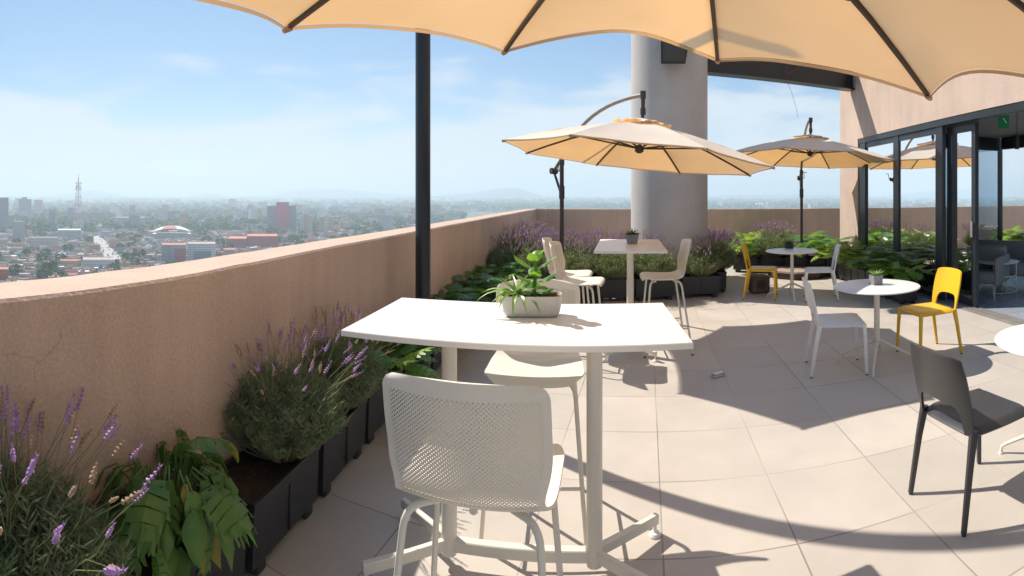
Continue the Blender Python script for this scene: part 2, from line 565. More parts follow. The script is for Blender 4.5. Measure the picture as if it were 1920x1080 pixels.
# left parapet, inner line measured from the photo; gently bowed
inner = [(-1.70, -4.5), (-1.58, -1.5), (-1.47, .2), (-1.405, .93), (-1.33, 1.45), (-1.253, 2.32), (-1.143, 3.34), (-.90, 4.77), (-.555, 6.71), (.02, 9.7), (.60, 12.66), (.66, 12.95)]


def smoothline(p, k=6):
    out = []
    P = [Vector(a) for a in p]
    for i in range(len(P) - 1):
        p0 = P[max(i - 1, 0)]; p1 = P[i]; p2 = P[i + 1]; p3 = P[min(i + 2, len(P) - 1)]
        for j in range(k):
            t = j / k
            out.append(.5 * ((2 * p1) + (p2 - p0) * t + (2 * p0 - 5 * p1 + 4 * p2 - p3) * t * t + (3 * p1 - p0 - 3 * p2 + p3) * t ** 3))
    out.append(P[-1])
    return out


inn = smoothline(inner)
PH = HC - .34


def offs(line, t):
    out = []
    for i, p in enumerate(line):
        a = line[min(i + 1, len(line) - 1)] - line[max(i - 1, 0)]
        a.normalize()
        out.append(p + Vector((-a.y, a.x)) * t)
    return out


out_ = offs(inn, .37)
m = MB()
N = len(inn)
vs = [(p.x, p.y, z) for p, z in [(p, -0.59) for p in inn] + [(p, PH - .012) for p in inn] + [(p, PH) for p in offs(inn, .012)] + [(p, PH - .01) for p in offs(inn, .35)] + [(p, PH - .03) for p in out_] + [(p, -3) for p in out_]]
fs = []
for r in range(5):
    for i in range(N - 1):
        fs.append((r * N + i, r * N + i + 1, (r + 1) * N + i + 1, (r + 1) * N + i))
fs.append(tuple(r * N for r in range(6))); fs.append(tuple(r * N + N - 1 for r in range(5, -1, -1)))
fs.append((0, 5 * N, 5 * N + N - 1, N - 1)) if False else None
fs += [(i, 5 * N + i, 5 * N + i + 1, i + 1) for i in range(N - 1)]
m.add(vs, fs)
# subtle unevenness of hand-trowelled edge
for i in range(N, 4 * N):
    x, y, z = m.v[i]
    m.v[i] = (x + .004 * noise.noise(Vector((x * 5, y * 5, 1))), y, z + .004 * noise.noise(Vector((x * 4, y * 4, 7))))
o = m.build('parapet_wall', M['parapet'], smooth=22)
tag(o, 'long rose stucco parapet running along the left side of the terrace', 'parapet')

# far parapet: straight, crossing the view
fa = Vector((.60, 12.66)); fd = Vector((7.22, -2.03)).normalized(); fn = Vector((-fd.y, fd.x))
m = MB()
pa = fa - fn * 0 + fd * .004; pb = fa + fd * 17
ND = 60
pts = [fa + fd * (17 * i / ND - .02) for i in range(ND + 1)]
sec = [(0, -.59), (0, PH - .004), (.012, PH + .010), (.34, PH + .004), (.36, PH - .006), (.36, -3)]
for a, z in sec:
    for p in pts:
        q = p + fn * a
        m.v.append((q.x, q.y, z + (.004 * noise.noise(Vector((q.x * 2, q.y * 2, 3))) if z > 0 else 0)))
n_ = ND + 1
for r in range(5):
    for i in range(ND):
        m.f.append(((r + 1) * n_ + i, (r + 1) * n_ + i + 1, r * n_ + i + 1, r * n_ + i)[::-1]); m.m.append(0)
m.f.append(tuple(r * n_ for r in range(5, -1, -1))); m.m.append(0)
m.f.append(tuple(r * n_ + ND for r in range(6))); m.m.append(0)
for i in range(ND):
    m.f.append((i, i + 1, 5 * n_ + i + 1, 5 * n_ + i)[::-1]); m.m.append(0)
o = m.build('parapet_wall', M['parapet'], smooth=22)
tag(o, 'stucco parapet crossing the far end of the terrace behind the round column', 'parapet')

# round column
cc = onaz(1255, 8.87)
m = MB()
m.lathe((cc.x, cc.y, 0), [(.658, -.3), (.657, 1.5), (.655, 3), (.655, 6.2)], 72)
tag(m.build('column', M['colpaint'], smooth=30), 'thick round grey column rising behind the far bar table', 'column')

# steel beam from column to building
FO = Vector((5.49, 4.74)); FV = Vector((.26, .966)).normalized(); FN = Vector((-.966, .26)).normalized()  # FN points out of the building


def fp(s_, off=0, z=0):
    p = FO + FV * s_ + FN * off
    return (p.x, p.y, z)


root = empty('steel_beam', (cc.x, cc.y, 0))
a = Vector((cc.x, cc.y)); b = FO + FV * 3.75 + FN * .0
dr = (b - a).normalized(); ln = (b - a).length
rzb = atan2(dr.y, dr.x)
c0 = (a + dr * (.62)); L_ = ln - .62 + .0
mid = (c0 + dr * L_ / 2) - a
for nm, zz, dd in (('lower_flange', 3.72, (L_, .26, .035)), ('web', 3.96, (L_ - .003, .05, .445)), ('upper_flange', 4.2, (L_, .26, .035))):
    m = MB(); m.box((mid.x, mid.y, zz), dd, rzb)
    m.build(nm, M['black'], root)
tag(root, 'black steel beam spanning from the round column to the pink building', 'beam')
m = MB()
q = a + dr * 2.25 + Vector((-.1, -.16))
m.tube([(q.x, q.y, 4.15), (q.x + .03, q.y, 3.95), (q.x + .02, q.y, 3.72), (q.x + .12, q.y - .02, 3.5), (q.x + .24, q.y, 3.2), (q.x + .28, q.y, 3.02)], .003, 5)
m.tube([(q.x + .02, q.y, 3.80), (q.x + .3, q.y, 3.96), (q.x + .42, q.y, 4.2)], .006, 5)
tag(m.build('loose_cable', M['hose']), 'thin loose cable dangling from the black steel beam', 'cable')

# loudspeaker on the column
sp = empty('loudspeaker', (*onaz(1264, 8.0), 3.60))
m = MB()
rz = -(1264 - 960) / F
X = Matrix.Rotation(rz, 3, 'Z') @ Matrix.Rotation(radians(14), 3, 'X')
vs = [(-.20, -.15, 0), (.17, -.15, 0), (.17, .13, 0), (-.20, .13, 0), (-.20, -.15, .44), (.24, -.15, .44), (.24, .13, .44), (-.20, .13, .44)]
m.add([X @ Vector(v) for v in vs], [(3, 2, 1, 0), (4, 5, 6, 7), (0, 1, 5, 4), (1, 2, 6, 5), (2, 3, 7, 6), (3, 0, 4, 7)])
m.build('cabinet', M['black'], sp)
m = MB(); m.box(X @ Vector((0, -.156, .22)), (.33, .012, .36), mtx=X); m.build('grille', M['charcoal'], sp)
m = MB(); m.box(X @ Vector((-.02, .2, .3)), (.06, .16, .06), mtx=X); m.build('bracket', M['frame'], sp)
tag(sp, 'black wedge loudspeaker mounted high on the round grey column', 'loudspeaker')

# dark round post by the left parapet
m = MB()
pp = onaz(793, 4.17)
pb_ = empty('round_post', (pp.x, pp.y, 0))
m.tube([(0, 0, .012), (0, 0, 5.2)], .061, 28); m.build('shaft', M['black'], pb_, smooth=40)
m = MB(); m.box((0, 0, .006), (.2, .2, .012)); m.build('base_plate', M['black'], pb_)
tag(pb_, 'thick black round post standing beside the left parapet', 'post')

# ================================================================ building
bld = empty('glass_fronted_building', fp(0))
inv = Matrix.Translation(-Vector(fp(0)))
S0, S1, SD = -7.0, 4.46, 3.6      # extent along the facade, depth
ZT, ZC, ZR = 2.69, 2.60, 5.6


def fprism(m, s0, s1, o0, o1, z0, z1, mi=0):
    """box in facade coordinates (o = distance outwards, negative inwards), relative to bld"""
    B = Vector(fp(0))
    vs = [Vector(fp(a, b, c)) - B for c in (z0, z1) for a, b in ((s0, o0), (s1, o0), (s1, o1), (s0, o1))]
    fs = [(3, 2, 1, 0), (4, 5, 6, 7), (0, 1, 5, 4), (1, 2, 6, 5), (2, 3, 7, 6), (3, 0, 4, 7)]
    if (s1 - s0) * (o1 - o0) > 0: fs = [f[::-1] for f in fs]
    m.add(vs, fs, mi)


m = MB()
fprism(m, 3.48, S1, -.35, 0, -.3, ZT)             # corner pier
fprism(m, S0, S1, -.35, 0, ZT, ZR)                # lintel wall
fprism(m, 3.48, S1, -SD, -.353, ZT, ZR)
m.build('wall', M['facade'], bld, smooth=0)
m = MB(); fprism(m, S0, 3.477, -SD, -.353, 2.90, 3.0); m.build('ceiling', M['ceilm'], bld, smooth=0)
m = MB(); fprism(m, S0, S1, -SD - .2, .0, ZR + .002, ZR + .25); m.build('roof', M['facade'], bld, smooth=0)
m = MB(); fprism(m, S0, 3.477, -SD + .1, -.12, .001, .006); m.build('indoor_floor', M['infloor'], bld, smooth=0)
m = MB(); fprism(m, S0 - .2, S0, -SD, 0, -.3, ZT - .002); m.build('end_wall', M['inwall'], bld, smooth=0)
ef = MB()
for a_, b_ in ((-.47, -.353), (-2.0, -1.9), (-SD + .08, -SD - .02)):
    fprism(ef, 3.40, 3.476, min(a_, b_), max(a_, b_), .006, 2.60)
fprism(ef, 3.40, 3.476, -SD - .02, -.353, 2.603, 2.89)
ef.build('end_frame', M['frame'], bld, smooth=0)
g = MB(); fprism(g, 3.43, 3.44, -1.897, -.473, .03, 2.60); g.build('end_pane', M['glassback'], bld, smooth=0)
g = MB(); fprism(g, 3.43, 3.44, -SD + .083, -2.003, .03, 2.60); g.build('end_pane', M['glassback'], bld, smooth=0)
# front frames
fw = MB()
fprism(fw, S0, 3.478, -.13, -.01, ZT - .10, ZT - .003)      # head
fprism(fw, 3.17, 3.477, -.10, -.02, .03, ZT - .102)         # jamb left
fprism(fw, 1.80, 1.99, -.09, -.03, .03, ZT - .102)
fprism(fw, .41, .60, -.09, -.03, .03, ZT - .102)
fprism(fw, .60, 3.17, -.08, -.04, ZT - .20, ZT - .104)
fprism(fw, .60, 3.17, -.08, -.04, .03, .10)
fw.build('window_frame', M['frame'], bld, smooth=0)
for s0, s1 in ((.602, 1.798), (1.992, 3.168)):
    g = MB(); fprism(g, s0, s1, -.065, -.055, .103, ZT - .203); g.build('window_pane', M['glass'], bld, smooth=0)
# sliding leaf
dl = MB()
fprism(dl, -.26, -.17, -.20, -.14, .03, ZT - .104)
fprism(dl, .32, .45, -.20, -.14, .03, ZT - .104)
fprism(dl, -.17, .32, -.20, -.14, ZT - .22, ZT - .104)
fprism(dl, -.17, .32, -.20, -.14, .03, .12)
dobj = dl.build('sliding_door', M['frame'], bld, smooth=0)
g = MB(); fprism(g, -.168, .318, -.175, -.165, .122, ZT - .222); g.build('door_pane', M['glass'], dobj, smooth=0)
g = MB(); B = Vector(fp(0)); q1 = Vector(fp(-.215, -.11, 1.0)) - B
g.box(q1 + Vector((0, 0, .1)), (.02, .03, .22), radians(15)); g.build('door_handle', M['silver'], dobj)
tr = MB()
for k, o0 in enumerate((-.02, -.075, -.13, -.185)):
    fprism(tr, S0, 3.17, o0 - .02, o0, .001, .022)
fprism(tr, S0, 3.17, -.215, .02, .0005, .008)
tr.build('door_track', M['alutrack'], bld, smooth=0)
# back glass wall
bw = MB()
fprism(bw, S0, 3.3, -SD, -SD + .1, 2.63, 2.9)
for sx in (1.0, -1.3, -3.6):
    fprism(bw, sx, sx + .10, -SD, -SD + .08, .0, 2.628)
bw.build('back_frame', M['frame'], bld, smooth=0)
g = MB(); fprism(g, -3.4, -1.32, -SD - .03, -SD - .02, .03, 2.627); g.build('back_pane', M['glassback'], bld, smooth=0)
tag(bld, 'pink stucco building with dark framed sliding glass doors on the right', 'building')

# exit sign + pendant inside
sg = empty('exit_sign', (*onaz(1882, 7.6), 2.55))
m = MB(); rz = -(1882 - 960) / F
m.box((0, 0, .10), (.16, .02, .20), rz + .15); m.build('panel', M['green'], sg)
m = MB(); X = Matrix.Rotation(rz + .15, 3, 'Z') @ Matrix.Rotation(radians(-35), 3, 'Y')
m.box(Matrix.Rotation(rz + .15, 3, 'Z') @ Vector((.015, -.0125, .115)), (.012, .003, .09), mtx=X); m.build('stroke', M['signw'], sg)
m = MB(); m.tube([(0, 0, .2), (0, 0, .35)], .006, 6); m.build('rod', M['frame'], sg)
tag(sg, 'green exit sign with a white stroke hanging inside the glass doors', 'sign')
pl = empty('pendant_lamp', (*onaz(1907, 8.2), 2.30))
m = MB(); m.tube([(0, 0, 0), (0, 0, .22)], .035, 16); m.build('lamp_shade', M['black'], pl)
m = MB(); m.tube([(0, 0, .22), (0, 0, .58)], .006, 6); m.build('cord', M['black'], pl)
m = MB(); m.tube([(0, 0, .575), (0, 0, .598)], .05, 16); m.build('ceiling_rose', M['black'], pl)
tag(pl, 'slim black pendant lamp hanging from the indoor ceiling', 'lamp')


# ================================================================ furniture
def legtube(m, p0, p1, a, b):
    m.tube([p0, p1], [a, b], 10)


def make_chair(matl, label):
    """stacking plastic side chair, forward = +x"""
    r = empty('side_chair')
    tag(r, label, 'chair')
    hw, sz = .215, .455
    g = []
    for i in range(17):
        t = -1 + 2 * i / 16
        row = []
        for j in range(17):
            u = -1 + 2 * j / 16
            x = t * .215; y = u * hw
            # rounded corners
            k = max(abs(t), abs(u))
            q = (abs(t) ** 7 + abs(u) ** 7) ** (1 / 7) if (t or u) else 1
            f = (k / q) if q else 1
            x *= f; y *= f
            z = sz - .012 * (1 - t * t) * (1 - u * u) - .028 * max(0, k - .86) / .14
            y *= 1 - .04 * (-t if t < 0 else 0)
            row.append(Vector((x + .01, y, z)))
        g.append(row)
    m = MB(); m.sheet([[v for v in row] for row in g], .014)
    m.build('seat', matl, r, smooth=50)
    # backrest: wrapped panel with an opening beneath, on two uprights
    m = MB()
    g = []
    nv = 14
    half = [0, .12, .24, .36, .46, .54, .60, .65, .69, .72, .74, .755, .80, .84, .90, .96, 1.0]
    us = [-x for x in half[:0:-1]] + half
    for u in us:
        a = abs(u)
        z0 = sz - .02 if a > .77 else .575 - .012 * (a / .755) ** 2 - .055 * (a / .755) ** 9
        z1 = .82 - .010 * a ** 2 - .014 * a ** 9
        row = []
        for j in range(nv + 1):
            v = j / nv
            z = z0 + (z1 - z0) * v
            h = (z - sz) / .36
            wid = (.205 + .012 * math.sin(max(0, min(1, h)) * pi)) * (1 - .045 * max(0, h - .75) / .25 * (a ** 6))
            x = -.195 - .075 * max(0, h) ** 1.2 - .02 + .045 * a ** 2 - .028
            row.append(Vector((x, u * wid, z)))
        g.append(row)
    m.sheet(g, .013)
    m.build('backrest', matl, r, smooth=50)
    for sx, sy in ((1, 1), (1, -1), (-1, 1), (-1, -1)):
        m = MB()
        if sx > 0:
            p = [(.205, sy * .195, sz - .012), (.213, sy * .203, .30), (.225, sy * .212, .012)]
            wds = [(.036, .034), (.032, .028), (.026, .024)]
        else:
            p = [(-.185, sy * .195, sz - .005), (-.215, sy * .203, .30), (-.262, sy * .212, .012)]
            wds = [(.044, .032), (.036, .028), (.028, .024)]
        vs = []
        for (x, y, z), (a_, b_) in zip(p, wds):
            a_ /= 2; b_ /= 2
            c = .006
            for dx, dy in ((-a_ + c, -b_), (a_ - c, -b_), (a_, -b_ + c), (a_, b_ - c), (a_ - c, b_), (-a_ + c, b_), (-a_, b_ - c), (-a_, -b_ + c)):
                vs.append((x + dx, y + dy, z))
        fs = [tuple(range(16, 24))[::-1][::-1], tuple(range(7, -1, -1))]
        for q in range(2):
            for k in range(8):
                j = (k + 1) % 8
                fs.append((q * 8 + k, (q + 1) * 8 + k, (q + 1) * 8 + j, q * 8 + j))
        m.add(vs, fs)
        lg = m.build('leg', matl, r, smooth=40)
        x, y, z = p[2]
        m = MB(); m.tube([(x, y, 0), (x, y, .012)], .011, 10); m.build('glide', M['glide'], lg)
    return r


def recolor(root, matl):
    for c in kids(root):
        c.data = c.data.copy(); c.data.materials[0] = matl


chw = make_chair(M['whitep'], '')
chg = 'plastic side chairs on the terrace'
chw['group'] = chg
near_white = place(chw, 2.76, 3.79, radians(-27), label='white plastic chair left of the nearer round table, back to the bar tables')
c = copy_tree(chw); place(c, 4.40, 6.50, radians(150), label='white plastic chair right of the farther round table')
c = copy_tree(chw); place(c, 6.9, 6.05, radians(200), label='white plastic chair indoors behind the sliding glass door')
chy = make_chair(M['yellow'], ''); chy['group'] = chg
place(chy, 3.70, 3.57, radians(168), label='yellow plastic chair right of the nearer round table by the glass doors')
c = copy_tree(chy); place(c, 3.70, 7.06, radians(-33), label='yellow plastic chair left of the farther round table')
chd = make_chair(M['charcoal'], ''); chd['group'] = chg
place(chd, 2.12, 1.70, radians(-9), label='charcoal plastic chair at the right edge, pulled to a round white table')


def perf_mat():
    m = mat('perforated cream plastic', (.76, .71, .61), .42, .02, 5)
    n, l = ng(m)
    uv = n.new('ShaderNodeUVMap')
    sc = n.new('ShaderNodeVectorMath'); sc.operation = 'SCALE'; sc.inputs['Scale'].default_value = 1 / .0088
    l.new(uv.outputs[0], sc.inputs[0])
    vr = n.new('ShaderNodeVectorRotate'); vr.rotation_type = 'Z_AXIS'; vr.inputs['Angle'].default_value = radians(45)
    l.new(sc.outputs[0], vr.inputs['Vector'])
    fr = n.new('ShaderNodeVectorMath'); fr.operation = 'FRACTION'; l.new(vr.outputs[0], fr.inputs[0])
    sb = n.new('ShaderNodeVectorMath'); sb.operation = 'SUBTRACT'; sb.inputs[1].default_value = (.5, .5, 0); l.new(fr.outputs[0], sb.inputs[0])
    sx = n.new('ShaderNodeSeparateXYZ'); l.new(sb.outputs[0], sx.inputs[0])
    cb = n.new('ShaderNodeCombineXYZ'); l.new(sx.outputs[0], cb.inputs[0]); l.new(sx.outputs[1], cb.inputs[1])
    le = n.new('ShaderNodeVectorMath'); le.operation = 'LENGTH'; l.new(cb.outputs[0], le.inputs[0])
    lt = n.new('ShaderNodeMath'); lt.operation = 'LESS_THAN'; lt.inputs[1].default_value = .26; l.new(le.outputs['Value'], lt.inputs[0])
    # keep a solid rim: uv z unused, mask from second uv map
    uv2 = n.new('ShaderNodeUVMap'); uv2.uv_map = 'rim'
    s2 = n.new('ShaderNodeSeparateXYZ'); l.new(uv2.outputs[0], s2.inputs[0])
    gt = n.new('ShaderNodeMath'); gt.operation = 'GREATER_THAN'; gt.inputs[1].default_value = .5; l.new(s2.outputs[0], gt.inputs[0])
    mu = n.new('ShaderNodeMath'); mu.operation = 'MULTIPLY'; l.new(lt.outputs[0], mu.inputs[0]); l.new(gt.outputs[0], mu.inputs[1])
    tr = n.new('ShaderNodeBsdfTransparent')
    mx = n.new('ShaderNodeMixShader')
    l.new(mu.outputs[0], mx.inputs[0]); l.new(n['Principled BSDF'].outputs[0], mx.inputs[1]); l.new(tr.outputs[0], mx.inputs[2])
    l.new(mx.outputs[0], n['Material Output'].inputs['Surface'])
    uv.uv_map = 'UVMap'
    return m


M['perf'] = perf_mat()


def make_stool():
    r = empty('bar_stool')
    SH = .745
    prof = []  # (x, z, halfwidth, dish)
    pts = [(.226, SH - .024), (.220, SH - .006), (.19, SH + .004), (.12, SH - .002), (.03, SH - .010), (-.06, SH - .012), (-.13, SH - .006), (-.182, SH + .022), (-.212, SH + .080), (-.232, SH + .15), (-.258, SH + .24), (-.274, SH + .32), (-.282, SH + .375)]
    P = smoothline(pts, 4)
    n = len(P)
    g = []
    arc = [0]
    for i in range(1, n): arc.append(arc[-1] + (P[i] - P[i - 1]).length)
    T = arc[-1]
    NU = 30
    for i, p in enumerate(P):
        t = arc[i] / T
        if t < .15: hw = .135 + .095 * sqrt(max(0, 1 - ((.15 - t) / .15) ** 2))
        else: hw = .230 - .012 * (t - .1) - .022 * math.exp(-((t - .56) / .10) ** 2)
        back = max(0, (t - .50) / .5)
        if t > .94: hw -= .030 * (1 - sqrt(max(0, 1 - ((t - .94) / .06) ** 2)))
        row = []
        for j in range(NU + 1):
            u = -1 + 2 * j / NU
            x, z = p.x, p.y
            # seat dishes up at the sides; back wraps forward
            sd = max(0, 1 - back * 3)
            z += .016 * u * u * (.3 + .7 * min(1, t / .3)) * sd
            x += .055 * u * u * min(1, back * 2.2)
            z -= .018 * (abs(u) ** 2.5) * (1 if t > .9 else 0) * (t - .9) / .1
            row.append(Vector((x, u * hw, z)))
        g.append(row)
    split = next(i for i in range(n) if arc[i] / T > .50)
    m = MB(); m.sheet(g[:split + 1], .009); m.build('seat', M['shell'], r, smooth=60)
    # backrest with two uv maps (hole grid in metres; rim mask)
    m = MB(); bgrid = g[split:]
    m.sheet(bgrid, .007)
    me = m.mesh('backrest', M['perf'], 60)
    ni, nj = len(bgrid), NU + 1
    K = ni * nj
    uv = me.uv_layers.new(name='UVMap'); rim = me.uv_layers.new(name='rim')
    for lp in me.loops:
        vi = lp.vertex_index % K
        i, j = divmod(vi, nj)
        u = -1 + 2 * j / NU
        uv.data[lp.index].uv = (u * .215, arc[split + i])
        inside = 1 if (1 < i < ni - 4 and 1 < j < NU - 1) else 0
        rim.data[lp.index].uv = (inside, 0)
    ob = bpy.data.objects.new('backrest', me); COL.objects.link(ob); ob.parent = r
    # under-frame
    m = MB()
    for sx in (.10, -.09):
        m.tube([(sx, -.15, SH - .028), (sx, .15, SH - .028)], .0095, 8)
    m.tube([(.13, 0, SH - .03), (-.12, 0, SH - .03)], .012, 8)
    m.build('seat_frame', M['whitemetal'], r)
    for sx, sy in ((1, 1), (1, -1), (-1, 1), (-1, -1)):
        x0 = .10 if sx > 0 else -.09
        xk = .155 if sx > 0 else -.15
        xf = .215 if sx > 0 else -.255
        m = MB()
        a = Vector((x0, sy * .10, SH - .028)); b = Vector((xk, sy * .185, SH - .032)); cfoot = Vector((xf, sy * .235, .012))
        k = b + (a - b).normalized() * .05; k2 = b + (cfoot - b).normalized() * .06
        path = [a, k] + [((1 - t) ** 2) * k + 2 * t * (1 - t) * b + t * t * k2 for t in (.2, .4, .6, .8)] + [k2, cfoot]
        m.tube(path, .0105, 12)
        lg = m.build('leg', M['whitemetal'], r, smooth=50)
        m = MB(); m.tube([(cfoot.x, cfoot.y, 0), (cfoot.x, cfoot.y, .014)], .0125, 10); m.build('glide', M['glide'], lg)
    def legpt(sx, sy, z):
        xk = .155 if sx > 0 else -.15; xf = .215 if sx > 0 else -.255
        t = (SH - .032 - z) / (SH - .044)
        return Vector((xk + (xf - xk) * t, sy * (.185 + .05 * t), z))
    m = MB()
    z = .26
    m.tube([legpt(-1, 1, z), legpt(1, 1, z)], .008, 8); m.tube([legpt(-1, -1, z), legpt(1, -1, z)], .008, 8)
    m.tube([legpt(1, -1, z), legpt(1, 1, z)], .008, 8)
    m.build('footrest', M['whitemetal'], r)
    tag(r, 'x', 'bar stool', 'cream bar stools with wire legs')
    return r


st = make_stool()
place(st, -.085, 1.515, atan2(.985, .17), label='nearest cream bar stool, perforated back turned to the viewer')
for x, y, a, lb in ((.115, 2.50, atan2(-1, -.10), 'cream bar stool on the far side of the near bar table, facing the viewer'),
                    (.64, 4.90, radians(-17), 'nearer of two cream bar stools at the left of the far bar table'),
                    (.60, 5.38, radians(-14), 'cream bar stool tucked behind another, left of the far bar table'),
                    (1.52, 5.04, radians(171), 'cream bar stool alone on the right side of the far bar table')):
    place(copy_tree(st), x, y, a, label=lb)


def make_bartable():
    r = empty('bar_table')
    m = MB(); m.box((0, 0, 1.038), (1.29, .69, .024), bev=.003); m.build('tabletop', M['white'], r)
    m = MB(); m.box((0, 0, .09), (.56, .042, .05), bev=.004); m.build('crossbar', M['whitemetal'], r)
    for sx in (-1, 1):
        m = MB(); m.tube([(sx * .305, 0, .05), (sx * .305, 0, 1.026)], .033, 24); p = m.build('post', M['whitemetal'], r, smooth=40)
        m = MB(); m.tube([(sx * .305, 0, 1.018), (sx * .305, 0, 1.0255)], .075, 20); m.build('mount_plate', M['whitemetal'], p)
        for sy in (-1, 1):
            m = MB()
            e = Vector((sx * .60, sy * .24, .075)); s0 = Vector((sx * .322, sy * .02, .095))
            d = (e - s0); X = d.to_track_quat('X', 'Z').to_matrix()
            m.box((s0 + e) / 2, (d.length, .03, .045), mtx=X, bev=.004)
            ft = m.build('foot', M['whitemetal'], r)
            m = MB(); e2 = e - d.normalized() * .015
            m.tube([(e2.x, e2.y, .02), (e2.x, e2.y, .07)], .009, 10); m.lathe((e2.x, e2.y, 0), [(.026, 0), (.028, .006), (.022, .016), (.01, .02)], 20)
            m.build('glide', M['whitep'], ft)
    tag(r, 'x', 'bar table', 'high white bar tables')
    return r


bt = make_bartable()
place(bt, .036, 2.145, radians(-7.7), label='long high white bar table in front, with a planted grey trough on it')
place(copy_tree(bt), 1.235, 5.32, radians(90 - 12.5), label='high white bar table near the round column, small square pot on it')


def make_round():
    r = empty('round_table')
    m = MB(); m.lathe((0, 0, .705), [(.395, 0), (.408, .004), (.41, .009), (.408, .013), (.402, .015)], 64); m.build('tabletop', M['white'], r, smooth=40)
    m = MB(); m.tube([(0, 0, .17), (0, 0, .7045)], .027, 20); m.build('column', M['whitemetal'], r, smooth=40)
    m = MB(); m.lathe((0, 0, .692), [(.06, 0), (.10, .0125)], 20); m.build('mount_plate', M['whitemetal'], r)
    for k in range(4):
        a = pi / 4 + k * pi / 2
        m = MB()
        c, s = cos(a), sin(a)
        m.tube([(c * .015, s * .015, .215), (c * .06, s * .06, .195), (c * .34, s * .34, .065), (c * .372, s * .372, .045), (c * .378, s * .378, .012)], [.015, .015, .011, .010, .010], 10)
        lg = m.build('leg', M['whitemetal'], r, smooth=50)
        m = MB(); m.lathe((c * .378, s * .378, 0), [(.014, 0), (.015, .008), (.010, .013)], 14); m.build('glide', M['whitep'], lg)
    tag(r, 'x', 'round table', 'round white pedestal tables')
    return r


rt = make_round()
place(rt, 3.15, 3.70, 0, label='round white table between a white and a yellow chair, square concrete pot on it')
place(copy_tree(rt), 4.10, 6.82, radians(20), label='round white table under the farther parasol, small black pot on it')
place(copy_tree(rt), 2.71, 1.50, radians(-20), label='round white table cut by the right edge beside the charcoal chair')

# indoor furniture
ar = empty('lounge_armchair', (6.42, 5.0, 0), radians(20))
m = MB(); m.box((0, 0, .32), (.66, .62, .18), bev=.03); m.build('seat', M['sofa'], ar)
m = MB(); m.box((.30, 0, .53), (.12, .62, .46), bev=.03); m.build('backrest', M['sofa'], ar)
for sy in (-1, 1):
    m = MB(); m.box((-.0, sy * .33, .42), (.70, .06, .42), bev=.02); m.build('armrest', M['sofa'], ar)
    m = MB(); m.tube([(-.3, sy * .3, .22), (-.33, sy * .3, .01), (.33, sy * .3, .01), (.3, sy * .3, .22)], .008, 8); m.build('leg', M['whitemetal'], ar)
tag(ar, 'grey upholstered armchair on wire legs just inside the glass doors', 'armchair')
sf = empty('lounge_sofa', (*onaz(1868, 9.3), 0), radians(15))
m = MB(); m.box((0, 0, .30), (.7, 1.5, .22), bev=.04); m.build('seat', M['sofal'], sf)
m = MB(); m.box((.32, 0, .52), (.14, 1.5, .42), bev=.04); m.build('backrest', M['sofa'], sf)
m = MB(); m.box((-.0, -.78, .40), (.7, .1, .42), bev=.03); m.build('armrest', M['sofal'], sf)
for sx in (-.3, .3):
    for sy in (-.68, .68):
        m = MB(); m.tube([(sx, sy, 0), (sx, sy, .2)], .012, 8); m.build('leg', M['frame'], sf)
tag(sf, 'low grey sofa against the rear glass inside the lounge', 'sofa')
ct = empty('coffee_table', (*onaz(1871, 8.3), 0))
m = MB(); m.lathe((0, 0, .50), [(.34, 0), (.345, .006), (.34, .012)], 40); m.build('tabletop', M['white'], ct)
for k in range(4):
    a = .4 + k * pi / 2
    m = MB(); m.tube([(cos(a) * .30, sin(a) * .30, .50), (cos(a) * .30, sin(a) * .30, .0)], .008, 8); m.build('leg', M['whitemetal'], ct)
m = MB()
for zz in (.05, .30):
    m.tube([(cos(t / 24 * 2 * pi) * .30, sin(t / 24 * 2 * pi) * .30, zz) for t in range(25)], .006, 6)
m.build('wire_ring', M['whitemetal'], ct)
tag(ct, 'white wire-legged coffee table inside the lounge behind the glass doors', 'coffee table')


